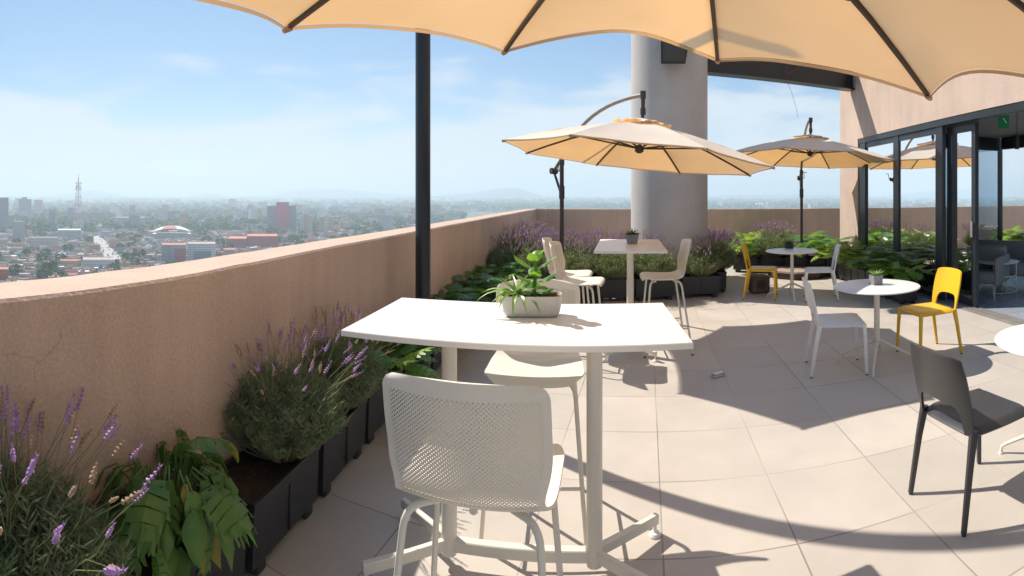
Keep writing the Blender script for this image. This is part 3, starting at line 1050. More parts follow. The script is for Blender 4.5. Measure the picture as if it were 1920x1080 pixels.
# ================================================================ parasols
def parasol(cx, cy, cz, tx, ty, R, ph, mast, label, H=.40, steps=12, scal=.05, sag=.035, bend=None):
    n = Vector((tx, ty, 1)).normalized()
    a = Vector((1, 0, 0)); a = (a - n * a.dot(n)).normalized(); b = n.cross(a)
    C = Vector((cx, cy, cz)); base = Vector((mast[0], mast[1], 0))
    root = empty('cantilever_parasol', base)
    tag(root, label, 'parasol', 'cream cantilever parasols')
    C = C - base
    ap = C + n * H
    tip = [C + R * (cos(ph + k * pi / 4) * a + sin(ph + k * pi / 4) * b) for k in range(8)]
    for k, v_ in (bend or {}).items(): tip[k] = tip[k] + Vector((0, 0, v_))

    def gore(k, top, ts, te, lift=0, ruffle=0):
        p, q = tip[k], tip[(k + 1) % 8]
        rows = []
        for i in range(steps + 1):
            t = ts + (te - ts) * i / steps
            row = []
            for j in range(steps + 1):
                u = j / steps
                e = p.lerp(q, u)
                par = 4 * u * (1 - u)
                # scalloped hem: mid of the edge drawn in
                e = e + (C - e).normalized() * ((scal.get(k, .2) if isinstance(scal, dict) else scal) * par)
                pt = top.lerp(e, t)
                pt = pt + n * (.006 * noise.noise(Vector((u * 3 + k * 5, t * 7, 1)))) - n * (sag * par * sin(pi * min(1, t * .95)) * t) + n * (.035 * sin(pi * t)) + n * lift
                if isinstance(scal, dict): pt += n * (.20 * scal.get(k, .1) * par * t ** 3)
                if ruffle: pt += n * ruffle * sin(u * pi * 4 + k) * ((t - ts) / (te - ts)) ** 3
                row.append(pt)
            rows.append(row)
        return rows
    m = MB()
    for k in range(8):
        g = gore(k, ap, .10, 1)
        vs = [v for r_ in g for v in r_]
        w = steps + 1
        m.add(vs, [(i * w + j, (i + 1) * w + j, (i + 1) * w + j + 1, i * w + j + 1) for i in range(steps) for j in range(steps)])
    cano = m.build('canopy', M['canvas'], root, smooth=25)
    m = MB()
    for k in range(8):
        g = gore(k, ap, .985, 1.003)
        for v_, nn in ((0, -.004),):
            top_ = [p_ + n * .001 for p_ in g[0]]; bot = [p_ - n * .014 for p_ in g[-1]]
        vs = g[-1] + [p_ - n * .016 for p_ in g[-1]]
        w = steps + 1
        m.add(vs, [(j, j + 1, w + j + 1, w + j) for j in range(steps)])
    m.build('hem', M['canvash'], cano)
    m = MB()
    for k in range(8):
        g = gore(k, ap + n * .012, .0, .235, .030, .012)
        vs = [v for r_ in g for v in r_]
        w = steps + 1
        m.add(vs, [(i * w + j, (i + 1) * w + j, (i + 1) * w + j + 1, i * w + j + 1) for i in range(steps) for j in range(steps)])
    m.build('vent_cap', M['canvas'], cano, smooth=25)
    hub = C + n * (H * .25)
    for k in range(8):
        m = MB()
        e = tip[k]; s_ = ap
        pth = [s_.lerp(e, t) + n * (.035 * sin(pi * t) - .022) for t in (.03, .2, .4, .6, .8, .985)]
        d = (e - s_).normalized()
        side = d.cross(n).normalized()
        vs = []
        for p_ in pth:
            vs += [p_ - side * .009, p_ + side * .009, p_ + side * .009 + n * .018, p_ - side * .009 + n * .018]
        fs = [(3, 2, 1, 0), (20, 21, 22, 23)]
        for i in range(5):
            for q in range(4):
                fs.append((i * 4 + q, i * 4 + (q + 1) % 4, (i + 1) * 4 + (q + 1) % 4, (i + 1) * 4 + q))
        m.add(vs, fs)
        rb = m.build('rib', M['bronze'], root)
        m = MB(); pk = e + n * -.018 - d * .03; m.tube([pk, e + n * -.012 + d * .012], .014, 8); m.build('tip_pocket', M['canvash'], rb)
        m = MB(); pt = s_.lerp(e, .50) + n * (.035 - .025)
        m.tube([hub + (pt - hub).normalized() * .03, pt], .010, 6); m.build('strut', M['bronze'], rb)
    m = MB()
    m.tube([hub - n * .05, hub - n * .03, hub + n * .03, hub + n * .04], [.022, .05, .05, .025], 14)
    m.tube([hub, ap + n * .02], .017, 10)
    m.build('hub', M['bronze'], root)
    # suspension head, arm, mast, crank
    top = ap + n * .10
    tt = top + Vector((0, 0, .20))
    m = MB(); m.tube([top - n * .10, top, tt], [.016, .022, .024], 12); m.tube([tt - Vector((0, 0, .04)), tt + Vector((0, 0, .04))], .034, 12)
    m.tube([top - Vector((0, 0, .02)), top + Vector((0, 0, .05))], .032, 12)
    m.build('hanger', M['bronze'], root)
    H2 = Vector((tt.x, tt.y, 0)); MD = H2.normalized()
    mt = 2.05
    m = MB(); m.tube([(0, 0, .0), (0, 0, mt)], .030, 18); m.tube([(0, 0, 1.52), (0, 0, 1.70)], .040, 18); m.tube([(0, 0, mt - .06), (0, 0, mt + .02)], .037, 18)
    m.build('mast', M['bronze'], root, smooth=40)
    cr_ = -MD * .24 + Vector((0, 0, 1.92))
    el = -MD * .04 + Vector((0, 0, 2.06))
    L = H2.length
    pts_ = [cr_, el]
    P0 = el; P3 = tt
    P1 = el + MD * (L * .28) + Vector((0, 0, (tt.z - el.z) * .85)); P2 = tt - MD * (L * .40) + Vector((0, 0, .03))
    for i in range(1, 13):
        t = i / 12
        pts_.append((1 - t) ** 3 * P0 + 3 * t * (1 - t) ** 2 * P1 + 3 * t * t * (1 - t) * P2 + t ** 3 * P3)
    m = MB(); m.tube(pts_, .023, 12); m.build('arm', M['bronzel'], root, smooth=60)
    m = MB(); m.tube([Vector((0, 0, 1.60)) - MD * .03, cr_], .018, 10)
    m.build('brace', M['bronze'], root)
    sd = Vector((-MD.y, MD.x, 0))
    m = MB(); m.tube([cr_ - sd * .05, cr_ + sd * .05], .045, 16)
    m.build('crank_housing', M['bronze'], root)
    m = MB(); m.tube([cr_ + sd * .05, cr_ + sd * .09, cr_ + sd * .09 - MD * .03 + Vector((0, 0, .12)), cr_ + sd * .15 - MD * .03 + Vector((0, 0, .12))], .008, 8)
    m.build('crank_handle', M['bronze'], root)
    return root


parasol(1.384, 5.549, 1.985, .106, .006, 1.5, .148, (.70, 7.25), 'cream parasol over the far bar table, in front of the round column', H=.40)
parasol(5.014, 7.727, 2.213, .052, .019, 1.5, -.061, (5.50, 8.78), 'cream parasol farther off, between the round column and the building', H=.40)
parasol(.419, 1.296, 2.093, .061, -.168, 1.5, 2.668, (-.80, -.9), 'large cream parasol overhead, hiding the top of the view', H=.40, steps=16, scal={0: .08, 7: .12, 6: .34, 5: .16, 4: .26}, bend={0: -.01, 7: -.028, 6: .045, 5: -.02})

# base slab of the far parasol
bs = empty('parasol_base', (5.33, 8.62, 0))
oc = [(.62 * cos(k * pi / 4 + .39 - .26), .62 * sin(k * pi / 4 + .39 - .26)) for k in range(8)]
m = MB(); m.prism(oc, .02, .115); m.build('plinth', M['slabside'], bs, smooth=0)
m = MB(); m.prism([(x * 1.03, y * 1.03) for x, y in oc], .117, .15); m.build('paving_top', M['slab'], bs, smooth=0)
tag(bs, 'low octagonal tiled base slab under the farther parasol', 'parasol base')
bs = empty('parasol_base', (.70, 7.25 + .02, 0))
m = MB(); m.prism(oc, .0, .02); m.build('plinth', M['slabside'], bs, smooth=0); bs['label'] = 'thin dark base plate under the mast of the nearer parasol'; bs['category'] = 'parasol base'

# small brown outdoor speaker box
bx = empty('floor_speaker', (*at(1423, 548)[:2], 0), radians(-10))
m = MB()
prof = [(.155, 0), (.16, .03), (.15, .22), (.13, .28), (.06, .30)]
m.box((0, .0, .14), (.30, .27, .28), bev=.03); m.build('cabinet', M['rock'], bx)
m = MB(); m.tube([(0, -.137, .15), (0, -.146, .15)], .075, 20); m.build('grille', M['planter'], bx)
tag(bx, 'squat brown outdoor speaker box on the tiles beside the far yellow chair', 'speaker')

# small metal fitting on the floor
fo = empty('floor_fitting', (*at(1346, 706)[:2], 0), radians(12))
m = MB(); m.box((0, 0, .008), (.13, .05, .016), bev=.004); m.build('plate', M['silver'], fo)
m = MB(); m.tube([(-.05, 0, .026), (.05, 0, .026)], .013, 12); m.build('roller', M['signw'], fo)
for sx in (-.05, .05):
    m = MB(); m.box((sx, 0, .023), (.014, .04, .03), bev=.003); m.build('bracket', M['silver'], fo)
tag(fo, 'small white and silver fitting lying on the shaded floor tiles', 'fitting')


# ================================================================ potted plants on the tables
def leafblade(m, base, d, up, length, width, droop, mi=0, seg=6, thick=0):
    """tapering strap leaf curving downward"""
    side = d.cross(up).normalized()
    vs = []; fs = []
    p = base.copy(); v = (d * .75 + up * .65).normalized()
    for i in range(seg + 1):
        t = i / seg
        w = width * (1 - t) ** .8 * (0.75 + .5 * min(1, t * 3)) / 1.2
        vs += [p - side * w + up * w * .4, p - up * w * .25, p + side * w + up * w * .4]
        v = (v - up * droop / seg).normalized()
        p = p + v * length / seg
    for i in range(seg):
        a = i * 3
        fs += [(a, a + 1, a + 4, a + 3), (a + 1, a + 2, a + 5, a + 4)]
    m.add(vs, fs, mi)


def rnd(a, b): return random.uniform(a, b)


ZUP = Vector((0, 0, 1))


def aloe(m, c, n, L, w, droop=1.2):
    for i in range(n):
        a = i * 2.4 + rnd(-.2, .2); k = rnd(.7, 1)
        leafblade(m, Vector(c), Vector((cos(a), sin(a), 0)), ZUP, L * k, w, droop * rnd(.5, 1.1))


def trough_pot():
    c = at(998, 598, 1.05) + Vector((0.0, .062, 0))
    r = empty('planted_trough', (c.x, c.y, 1.0505), radians(-3))
    m = MB()
    lo, hi = (.105, .045), (.132, .062)
    def ring(hx, hy, z, cr=.03):
        out = []
        for sx, sy, a0 in ((1, 1, 0), (-1, 1, 90), (-1, -1, 180), (1, -1, 270)):
            for k in range(6):
                t = radians(a0 + k * 18)
                out.append(Vector((sx * (hx - cr) + cr * cos(t), sy * (hy - cr) + cr * sin(t), z)))
        return out
    rings = [ring(.100, .034, 0, .02), ring(.113, .045, .006, .025), ring(.121, .053, .022), ring(.127, .058, .055, .03), ring(.132, .062, .092, .03), ring(.1275, .0575, .092, .027), ring(.124, .054, .080, .027)]
    nn = 24
    vs = [v for q in rings for v in q]
    fs = [tuple(range(nn - 1, -1, -1))]
    for i in range(len(rings) - 1):
        for k in range(nn):
            j = (k + 1) % nn
            fs.append((i * nn + k, i * nn + j, (i + 1) * nn + j, (i + 1) * nn + k))
    m.add(vs, fs); m.build('pot', M['potgrey'], r, smooth=40)
    m = MB()
    random.seed(3)
    q = ring(.1238, .0538, .080, .027)
    m.add(q, [tuple(range(nn))])
    for _ in range(130):
        x, y = rnd(-.11, .11), rnd(-.045, .045)
        m.box((x, y, .082 + rnd(0, .006)), (rnd(.005, .014), rnd(.004, .008), .005), rnd(0, 3), mtx=Matrix.Rotation(rnd(0, 3), 3, 'Z') @ Matrix.Rotation(rnd(-.5, .5), 3, 'X'))
    m.build('bark_mulch', M['bark'], r, smooth=0)
    m = MB(); aloe(m, (-.065, 0, .085), 15, .20, .015, 2.2); aloe(m, (-.065, 0, .10), 7, .14, .012, .5)
    m.tube([(-.055, 0, .07), (-.055, 0, .12)], .012, 8)
    m.build('aloe', M['aloe'], r)
    m = MB()
    stem = [Vector((.01, 0, .08)), Vector((.012, .004, .14)), Vector((.018, 0, .20)), Vector((.014, .004, .262))]
    m.tube(stem, [.011, .009, .007, .005], 8); 
    for k, (z, sc_) in enumerate([(.095, .07), (.115, .085), (.145, .08), (.17, .06), (.205, .082), (.235, .055), (.262, .035)]):
        for h in (0, pi):
            a = k * 1.45 + h + .4
            d = Vector((cos(a), sin(a), 0)); side = Vector((-sin(a), cos(a), 0))
            b0 = Vector((.014, 0, z)); tilt = .75 - .9 * (1 - z / .26)
            cs = []
            for i in range(14):
                t = 2 * pi * i / 14
                x = .5 - .5 * cos(t); y = sin(t) * .46 * (1 + .25 * (x - .4))
                wob = 1 + .05 * sin(t * 9)
                cs.append(b0 + d * (.012 + x * sc_ * wob) + side * y * sc_ * wob + ZUP * (x * sc_ * tilt - .15 * sc_ * (y * y) * 4 + .1 * sc_ * x))
            ctr = b0 + d * (.012 + .5 * sc_) + ZUP * (.5 * sc_ * tilt + .006)
            m.add([ctr] + cs, [(0, 1 + i, 1 + (i + 1) % 14) for i in range(14)])
    m.build('round_leaf_succulent', M['phil'], r, smooth=60)
    tag(r, 'pale grey trough with aloe and a leafy succulent on the near bar table', 'potted plant')


trough_pot()


def small_pot(name, x, y, z, s, h, taper, pm, plant, label, pmats):
    r = empty(name, (x, y, z + .0005), radians(-10))
    m = MB(); a = s / 2; b = a * taper; t = .006
    vs = [(sx * b, sy * b, 0) for sx, sy in ((-1, -1), (1, -1), (1, 1), (-1, 1))] + [(sx * a, sy * a, h) for sx, sy in ((-1, -1), (1, -1), (1, 1), (-1, 1))]
    vs += [(sx * (a - t), sy * (a - t), h) for sx, sy in ((-1, -1), (1, -1), (1, 1), (-1, 1))] + [(sx * (a - t), sy * (a - t), h - .012) for sx, sy in ((-1, -1), (1, -1), (1, 1), (-1, 1))]
    fs = [(3, 2, 1, 0)]
    for q in range(3):
        for k in range(4):
            j = (k + 1) % 4
            fs.append((q * 4 + k, q * 4 + j, q * 4 + 4 + j, q * 4 + 4 + k))
    m.add(vs, fs); m.build('pot', pm, r, smooth=0)
    m = MB(); m.box((0, 0, h - .014), (s - .014, s - .014, .006)); m.build('soil', M['soil'], r)
    m = MB(); plant(m, h); m.build('foliage', pmats, r)
    tag(r, label, 'potted plant')
    return r


random.seed(12)
p2 = at(1188, 458, 1.05)
def pl_a(m, h):
    aloe(m, (0, 0, h - .012), 26, .12, .012, 1.3); aloe(m, (0, 0, h), 14, .10, .010, .3)
small_pot('potted_succulent', p2.x, p2.y + .07, 1.05, .14, .10, .74, M['concrete'], pl_a, 'small tapered grey pot with dark succulent on the far bar table', M['phild'])
p3 = at(1646, 534, .72)
def pl_b(m, h):
    aloe(m, (0, 0, h - .012), 16, .11, .011, .5); aloe(m, (0, 0, h), 8, .09, .009, -.1)
small_pot('potted_succulent', p3.x, p3.y + .03, .72, .095, .09, 1.0, M['concrete'], pl_b, 'square concrete pot with pale green succulent on the nearer round table', M['aloe'])
p4 = at(1481, 466, .72)
small_pot('potted_succulent', p4.x, p4.y + .03, .72, .11, .09, 1.0, M['planter'], pl_a, 'small black pot with dark succulent on the farther round table', M['phild'])


# ================================================================ planting
def lavender(seed, R, Hh, nsh, nfl, fl_h, fscale=1.0, lf=.034, lw=.0034, leafm='lav', dry=.55, single=False):
    random.seed(seed)
    r = empty('lavender_bush')
    ml = MB(); ms = MB(); mf = MB()
    for i in range(nsh):
        a = rnd(0, 2 * pi); q = sqrt(rnd(0.02, 1))
        bx_ = Vector((cos(a) * q * R * .25, sin(a) * q * R * .25, 0))
        tp = Vector((cos(a) * q * R, sin(a) * q * R, Hh * (rnd(.62, 1.0)) * (1 - .45 * q ** 2.2)))
        mid = bx_.lerp(tp, .5) + Vector((cos(a) * q * R * .12, sin(a) * q * R * .12, 0))
        P = [((1 - t) ** 2) * bx_ + 2 * t * (1 - t) * mid + t * t * tp for t in (0, .33, .66, 1)]
        if i % 2 == 0: ms.tube(P, [.0035, .003, .0022, .001], 3, 0, False)
        nl = 15
        for k in range(nl):
            t = .38 + .64 * (k / nl)
            p = ((1 - t) ** 2) * bx_ + 2 * t * (1 - t) * mid + t * t * tp
            for h in (0, 1):
                an = k * 1.9 + h * pi + rnd(-.5, .5)
                d = Vector((cos(an), sin(an), rnd(.5, 1.5))).normalized()
                L = lf * rnd(.7, 1.3)
                s_ = d.cross(Vector((rnd(-1, 1), rnd(-1, 1), .3))).normalized() * lw
                e = p + d * L
                md = p + d * L * .5 + Vector((0, 0, -.003))
                ml.add([p, md - s_, e + Vector((0, 0, -.004)), md + s_], [(0, 1, 2, 3)])
    for i in range(nfl):
        a = rnd(0, 2 * pi); q = sqrt(rnd(0, 1))
        b0 = Vector((cos(a) * q * R * .6, sin(a) * q * R * .6, Hh * .55))
        hh = Hh + fl_h * rnd(.15, 1)
        e = Vector((cos(a) * q * R * 1.15 + rnd(-.04, .04), sin(a) * q * R * 1.15 + rnd(-.04, .04), hh * (1 - .22 * q * q)))
        md = b0.lerp(e, .5) + Vector((rnd(-.03, .03), rnd(-.03, .03), .02))
        ms.tube([b0, md, e], [.0016, .0014, .0011], 3, 1, False)
        d = (e - md).normalized()
        fm = 1 if random.random() < dry else 0
        sc_ = fscale * rnd(.75, 1.2)
        if single: mf = MB()
        # spike: stacked little whorls of petals
        for w_ in range(5):
            c_ = e + d * (w_ * .0100 * sc_)
            rr = (.0050, .0068, .0062, .0055, .0032)[w_] * sc_
            ph_ = rnd(0, 2)
            x_ = d.cross(Vector((.3, .8, .2))).normalized(); y_ = d.cross(x_)
            vs = [c_ - d * .004 * sc_, c_ + d * .007 * sc_] + [c_ + (x_ * cos(ph_ + k * 1.2566) + y_ * sin(ph_ + k * 1.2566)) * rr * rnd(.8, 1.25) + d * .002 for k in range(5)]
            mf.add(vs, [(0, 2 + (k + 1) % 5, 2 + k) for k in range(5)] + [(1, 2 + k, 2 + (k + 1) % 5) for k in range(5)], fm)
        if fm == 0:
            for k in range(3):
                t_ = e + d * .046 * sc_; an = k * 2.1
                ml_ = Vector((cos(an), sin(an), 1.1)).normalized() * .010 * sc_
                s_ = Vector((-sin(an), cos(an), 0)) * .003 * sc_
                mf.add([t_ - s_, t_ + s_, t_ + ml_], [(0, 1, 2)], 0)
        if single:
            mf.m = [0] * len(mf.m); mf.build('flower', M['driedf'] if fm else M['purple'], r, smooth=0)
    ml.build('foliage', M[leafm], r, smooth=0)
    ms.build('stems', [M['lavdry'], M['lavstem']], r, smooth=0)
    if not single: mf.build('blossoms', [M['purple'], M['driedf']], r, smooth=0)
    return r


def lobed_leaf(m, o, d, up, L, Wd, lobes, mi=0, droop=.3, fold=.15, cut=.55):
    """deeply lobed leaf blade, o = petiole joint, d = direction of the midrib"""
    side = d.cross(up).normalized(); nn = side.cross(d).normalized()
    vs = []; fs = []
    seg = lobes

    def P(t, s):  # t along midrib 0..1, s sideways in units of Wd
        z = -droop * L * t * t - abs(s) ** 1.5 * fold * Wd * 1.5
        return o + d * (L * t) + side * (s * Wd) + nn * z
    for i in range(seg):
        t0 = -.12 + 1.0 * i / seg; t1 = t0 + .72 / seg; tm = (t0 + t1) / 2
        env = (sin(pi * min(1, max(.06, (i + .9) / (seg + .7)))) ** .7)
        for sg in (-1, 1):
            sw = .30 / seg
            reach = env * rnd(.88, 1.08)
            back = .16 - .02 * i
            a = len(m.v)
            vs = [P(max(0, t0 + .05), 0), P(max(0, t0 + .05) + .9 / seg, 0),
                  P(t0 + sw * .2, sg * reach * cut), P(t1 + sw * .6, sg * reach * cut),
                  P(t0 + .10, sg * reach * .85), P(t1 + .13, sg * reach * .82), P(tm + .20, sg * reach)]
            f_ = [(0, 2, 3, 1), (2, 4, 5, 3), (4, 6, 5)]
            if sg < 0: f_ = [f[::-1] for f in f_]
            m.add(vs, f_, mi)
    m.add([P(.80, -.2), P(1.08, 0), P(.80, .2), P(.70, 0)], [(3, 0, 1), (3, 1, 2)], mi)


def heart_leaf(m, o, d, up, L, Wd, mi=0, droop=.5, fold=.3, n=7):
    side = d.cross(up)
    if side.length < .01: side = Vector((1, 0, 0))
    side.normalize(); nn = side.cross(d).normalized()
    vs = []; fs = []
    for i in range(n + 1):
        t = i / n
        w = Wd * (sin(pi * (t * .93 + .07)) ** .75) * (1 - .35 * t)
        c_ = o + d * (L * (t - .08)) - nn * (droop * L * t * t)
        vs += [c_ - side * w - nn * fold * w, c_ - side * w * .5 - nn * fold * w * .3, c_, c_ + side * w * .5 - nn * fold * w * .3, c_ + side * w - nn * fold * w]
    for i in range(n):
        for k in range(4):
            a = i * 5 + k
            fs.append((a, a + 1, a + 6, a + 5))
    m.add(vs, fs, mi)


def philo(seed, n, R, Hh, Ls, mats, lobes=5, yel=.15, name='philodendron'):
    random.seed(seed)
    r = empty(name)
    ml = MB(); ms = MB()
    for i in range(n):
        a = rnd(0, 2 * pi); q = sqrt(rnd(.03, 1))
        e = Vector((cos(a) * q * R, sin(a) * q * R, Hh * (1 - .55 * q * q) * rnd(.65, 1.05)))
        b0 = Vector((cos(a) * .03, sin(a) * .03, 0))
        md = b0.lerp(e, .55) + Vector((0, 0, .06))
        ms.tube([b0, md, e], [.005, .004, .003], 4, 0, False)
        out = Vector((cos(a), sin(a), rnd(-.25, .75))).normalized()
        mi = 1 if random.random() < yel else 0
        L = Ls * rnd(.7, 1.25)
        lobed_leaf(ml, e, out, ZUP, L, L * .52, lobes, mi, droop=rnd(.15, .5), cut=.5)
    ml.build('leaves', mats, r, smooth=0)
    ms.build('stems', M['petiole'], r, smooth=0)
    return r


def wilted(seed, n, R, Hh):
    random.seed(seed)
    r = empty('wilted_monstera')
    ml = MB(); ms = MB()
    for i in range(n):
        a = rnd(0, 2 * pi); q = rnd(.25, 1)
        top = Vector((cos(a) * q * R * .8, sin(a) * q * R * .8, Hh * rnd(.55, 1.0)))
        e = top + Vector((cos(a) * .06, sin(a) * .06, -.03))
        b0 = Vector((cos(a) * .04, sin(a) * .04, 0))
        ms.tube([b0, b0.lerp(top, .6) + Vector((0, 0, .05)), top, e], [.006, .005, .004, .003], 5, 0, False)
        d = Vector((cos(a + rnd(-.5, .5)) * .55, sin(a + rnd(-.5, .5)) * .55, rnd(-1.0, -.35))).normalized()
        L = rnd(.085, .165); mi = 1 if random.random() < .07 else 0
        up = Vector((cos(a), sin(a), .6)).normalized()
        if random.random() < .28:
            lobed_leaf(ml, e, d, up, L * 1.25, L * .42, 5, mi, droop=.35, fold=.45, cut=.6)
        else:
            heart_leaf(ml, e, d, up, L, L * rnd(.22, .36), mi, droop=rnd(.2, .6), fold=rnd(.2, .7))
    for i in range(14):   # smaller leaves lower down
        a = rnd(0, 2 * pi)
        e = Vector((cos(a) * R * rnd(.3, .8), sin(a) * R * rnd(.3, .8), Hh * rnd(.1, .5)))
        ms.tube([Vector((0, 0, 0)), e], [.005, .003], 4, 0, False)
        heart_leaf(ml, e, Vector((cos(a), sin(a), rnd(-.3, .4))).normalized(), ZUP, rnd(.09, .15), rnd(.03, .05), 0, droop=.6, fold=.35)
    for i in range(7):   # split leaves still held up
        a = rnd(0, 2 * pi)
        e = Vector((cos(a) * R * rnd(.3, .9), sin(a) * R * rnd(.3, .9), Hh * rnd(.8, 1.05)))
        ms.tube([Vector((0, 0, 0)), e * .6 + Vector((0, 0, .05)), e], [.006, .005, .004], 4, 0, False)
        lobed_leaf(ml, e, Vector((cos(a), sin(a), rnd(-.3, .3))).normalized(), ZUP, rnd(.15, .20), rnd(.075, .095), 5, 0, droop=.7, fold=.3, cut=.82)
    for i, (x, y, z) in enumerate(ml.v):   # crumple
        q = Vector((x, y, z)) * 22
        ml.v[i] = (x + .010 * noise.noise(q), y + .010 * noise.noise(q + Vector((9, 0, 0))), z + .010 * noise.noise(q + Vector((0, 9, 0))))
    ml.build('leaves', [M['wilt'], M['wilty']], r, smooth=60)
    ms.build('stems', M['petiole'], r, smooth=0)
    return r


def make_planter(L=.60, Wd=.29, Hh=.33):
    r = empty('planter_box')
    m = MB()
    t = .014; z0 = .055
    a, b = L / 2, Wd / 2; k = .90
    def rg(x, y, z): return [(-x, -y, z), (x, -y, z), (x, y, z), (-x, y, z)]
    vs = rg(a * .97, b * k, z0) + rg(a - .006, b * .985 - .004, Hh - .03) + rg(a - .002, b, Hh - .028) + rg(a - .002, b, Hh) + rg(a - t, b - t, Hh) + rg(a - t, b - t, Hh - .07)
    fs = [(3, 2, 1, 0)]
    for q in range(5):
        for j in range(4):
            h = (j + 1) % 4
            fs.append((q * 4 + j, q * 4 + h, q * 4 + 4 + h, q * 4 + 4 + j))
    fs.append((20, 21, 22, 23))
    m.add(vs, fs)
    # moulded ribs on the long faces
    for sy in (-1, 1):
        m.box((0, sy * b * .955, .17), (.012, .010, .20))
    m.build('trough', M['planter'], r, smooth=0)
    for sx in (-1, 1):
        for sy in (-1, 1):
            m = MB(); m.box((sx * a * .72, sy * b * .68, .028), (.075, .06, .056), bev=.012); m.build('foot', M['planter'], r)
    m = MB()
    random.seed(5)
    nx, ny = 14, 7
    vs = [((-a + t) + (2 * a - 2 * t) * i / nx, (-b + t) + (2 * b - 2 * t) * j / ny, Hh - .035 + rnd(-.012, .012)) for i in range(nx + 1) for j in range(ny + 1)]
    m.add(vs, [(i * (ny + 1) + j, (i + 1) * (ny + 1) + j, (i + 1) * (ny + 1) + j + 1, i * (ny + 1) + j + 1) for i in range(nx) for j in range(ny)])
    m.build('soil', M['soil'], r)
    tag(r, 'x', 'planter', 'black trough planters around the terrace')
    return r


ORD = ['first', 'second', 'third', 'fourth', 'fifth', 'sixth', 'seventh', 'eighth', 'ninth', 'tenth', 'eleventh', 'twelfth', 'thirteenth', 'fourteenth', 'fifteenth', 'sixteenth', 'seventeenth', 'eighteenth', 'nineteenth', 'twentieth']
planter0 = make_planter()
used0 = {}


def put(proto, key, x, y, rz, label, sc=1, z=0, group=None, cat=None):
    if key not in used0:
        used0[key] = 1; o = proto
    else:
        o = copy_tree(proto)
    o.location = (x, y, z); o.rotation_euler = (0, 0, rz); o.scale = (sc, sc, sc)
    o['label'] = label
    if group: o['group'] = group
    if cat: o['category'] = cat
    return o


lavA = lavender(1, .33, .45, 640, 99, .16, 1.2, .042, .0030, dry=.5, single=True)
lavB = lavender(2, .34, .49, 640, 99, .14, 1.2, .042, .0030, dry=.45, single=True)
lavC = lavender(3, .36, .43, 340, 150, .15, 1.35, .042, .0055, 'lavfar', dry=.48)
lavD = lavender(4, .36, .42, 340, 60, .12, 1.3, .042, .0055, 'lavfar', dry=.55)
lavE = lavender(6, .33, .42, 320, 40, .20, 1.4, .042, .0055, 'lav', dry=.8)
phA = philo(11, 46, .34, .36, .20, [M['phil'], M['phily']], 6, .12)
phB = philo(12, 50, .36, .40, .20, [M['phily'], M['phil']], 6, .35)
phC = philo(13, 42, .36, .38, .21, [M['phild'], M['phil']], 6, .2)
moA = philo(14, 14, .40, .52, .34, [M['phil'], M['phily']], 7, .2, 'monstera')
wiA = wilted(21, 62, .30, .36)
PR = {'lavA': lavA, 'lavB': lavB, 'lavC': lavC, 'lavD': lavD, 'lavE': lavE, 'phA': phA, 'phB': phB, 'phC': phC, 'moA': moA, 'wiA': wiA}
KN = {'la': ('lavender', 'lavender bushes in the planters'), 'ph': ('philodendron', 'philodendrons in the planters'), 'mo': ('monstera', 'monsteras in the planters'), 'wi': ('monstera', 'monsteras in the planters')}
SZ = .295


def plant(key, x, y, rz, label, sc=1, z=SZ):
    c_, g_ = KN[key[:2]]
    return put(PR[key], key, x, y, rz, label, sc, z, g_, c_)


# row along the left parapet: (arclength position along wall) -> planter + plant
def wall_at(yq):
    for i in range(len(inn) - 1):
        if inn[i].y <= yq <= inn[i + 1].y:
            t = (yq - inn[i].y) / (inn[i + 1].y - inn[i].y)
            p = inn[i].lerp(inn[i + 1], t); d = (inn[i + 1] - inn[i]).normalized()
            return p, d


row = [(.20, 'lavB', 1.0, 'lavender bush in the lower left corner of the view'),
       (.86, 'lavA', 1.08, 'flowering lavender at the lower left, before the wilted monstera'),
       (1.50, 'wiA', .95, 'wilted monstera drooping between the two nearest lavender bushes'),
       (2.14, 'lavB', 1.05, 'large lavender bush behind the wilted monstera by the left parapet'),
       (2.78, 'lavA', .95, 'lavender bush left of the near bar table, close behind a bigger one'),
       (3.42, 'phA', .95, 'green philodendron under the left corner of the near bar table'),
       (4.06, 'phC', .8, 'dark philodendron at the foot of the black round post'),
       (4.70, 'phC', .75, 'dark philodendron just beyond the black round post'),
       (5.34, 'phC', .85, 'dark philodendron by the left parapet behind the near bar table'),
       (5.98, 'phC', .95, 'pointed-leaf philodendron seen over the near bar table'),
       (6.62, 'phA', .95, 'green philodendron by the left parapet before the dark lavenders'),
       (7.26, 'phA', 1.0, 'philodendron next to the first far lavender at the left parapet'),
       (7.90, 'lavE', 1.2, 'dark lavender bush against the left parapet'),
       (8.54, 'lavE', 1.35, 'tall dark lavender bush near the far left corner'),
       (9.5, 'lavC', 1.25, 'purple flowering lavender towards the far left corner'),
       (10.5, 'lavC', 1.3, 'lavender bush in the far left corner of the parapets')]
for k, (yq, key, sc, lb) in enumerate(row):
    p, d = wall_at(yq)
    nrm = Vector((d.y, -d.x))
    c_ = p + nrm * .165
    rz = atan2(d.y, d.x)
    put(planter0, 'planter', c_.x, c_.y, rz, '%s black trough planter from the near end, against the left parapet' % ORD[k])
    sh = d * (.16 if k in (3, 4) else 0)
    plant(key, c_.x + sh.x, c_.y + sh.y, rz + k * 1.3, lb, sc * (.92 if k == 3 else 1))

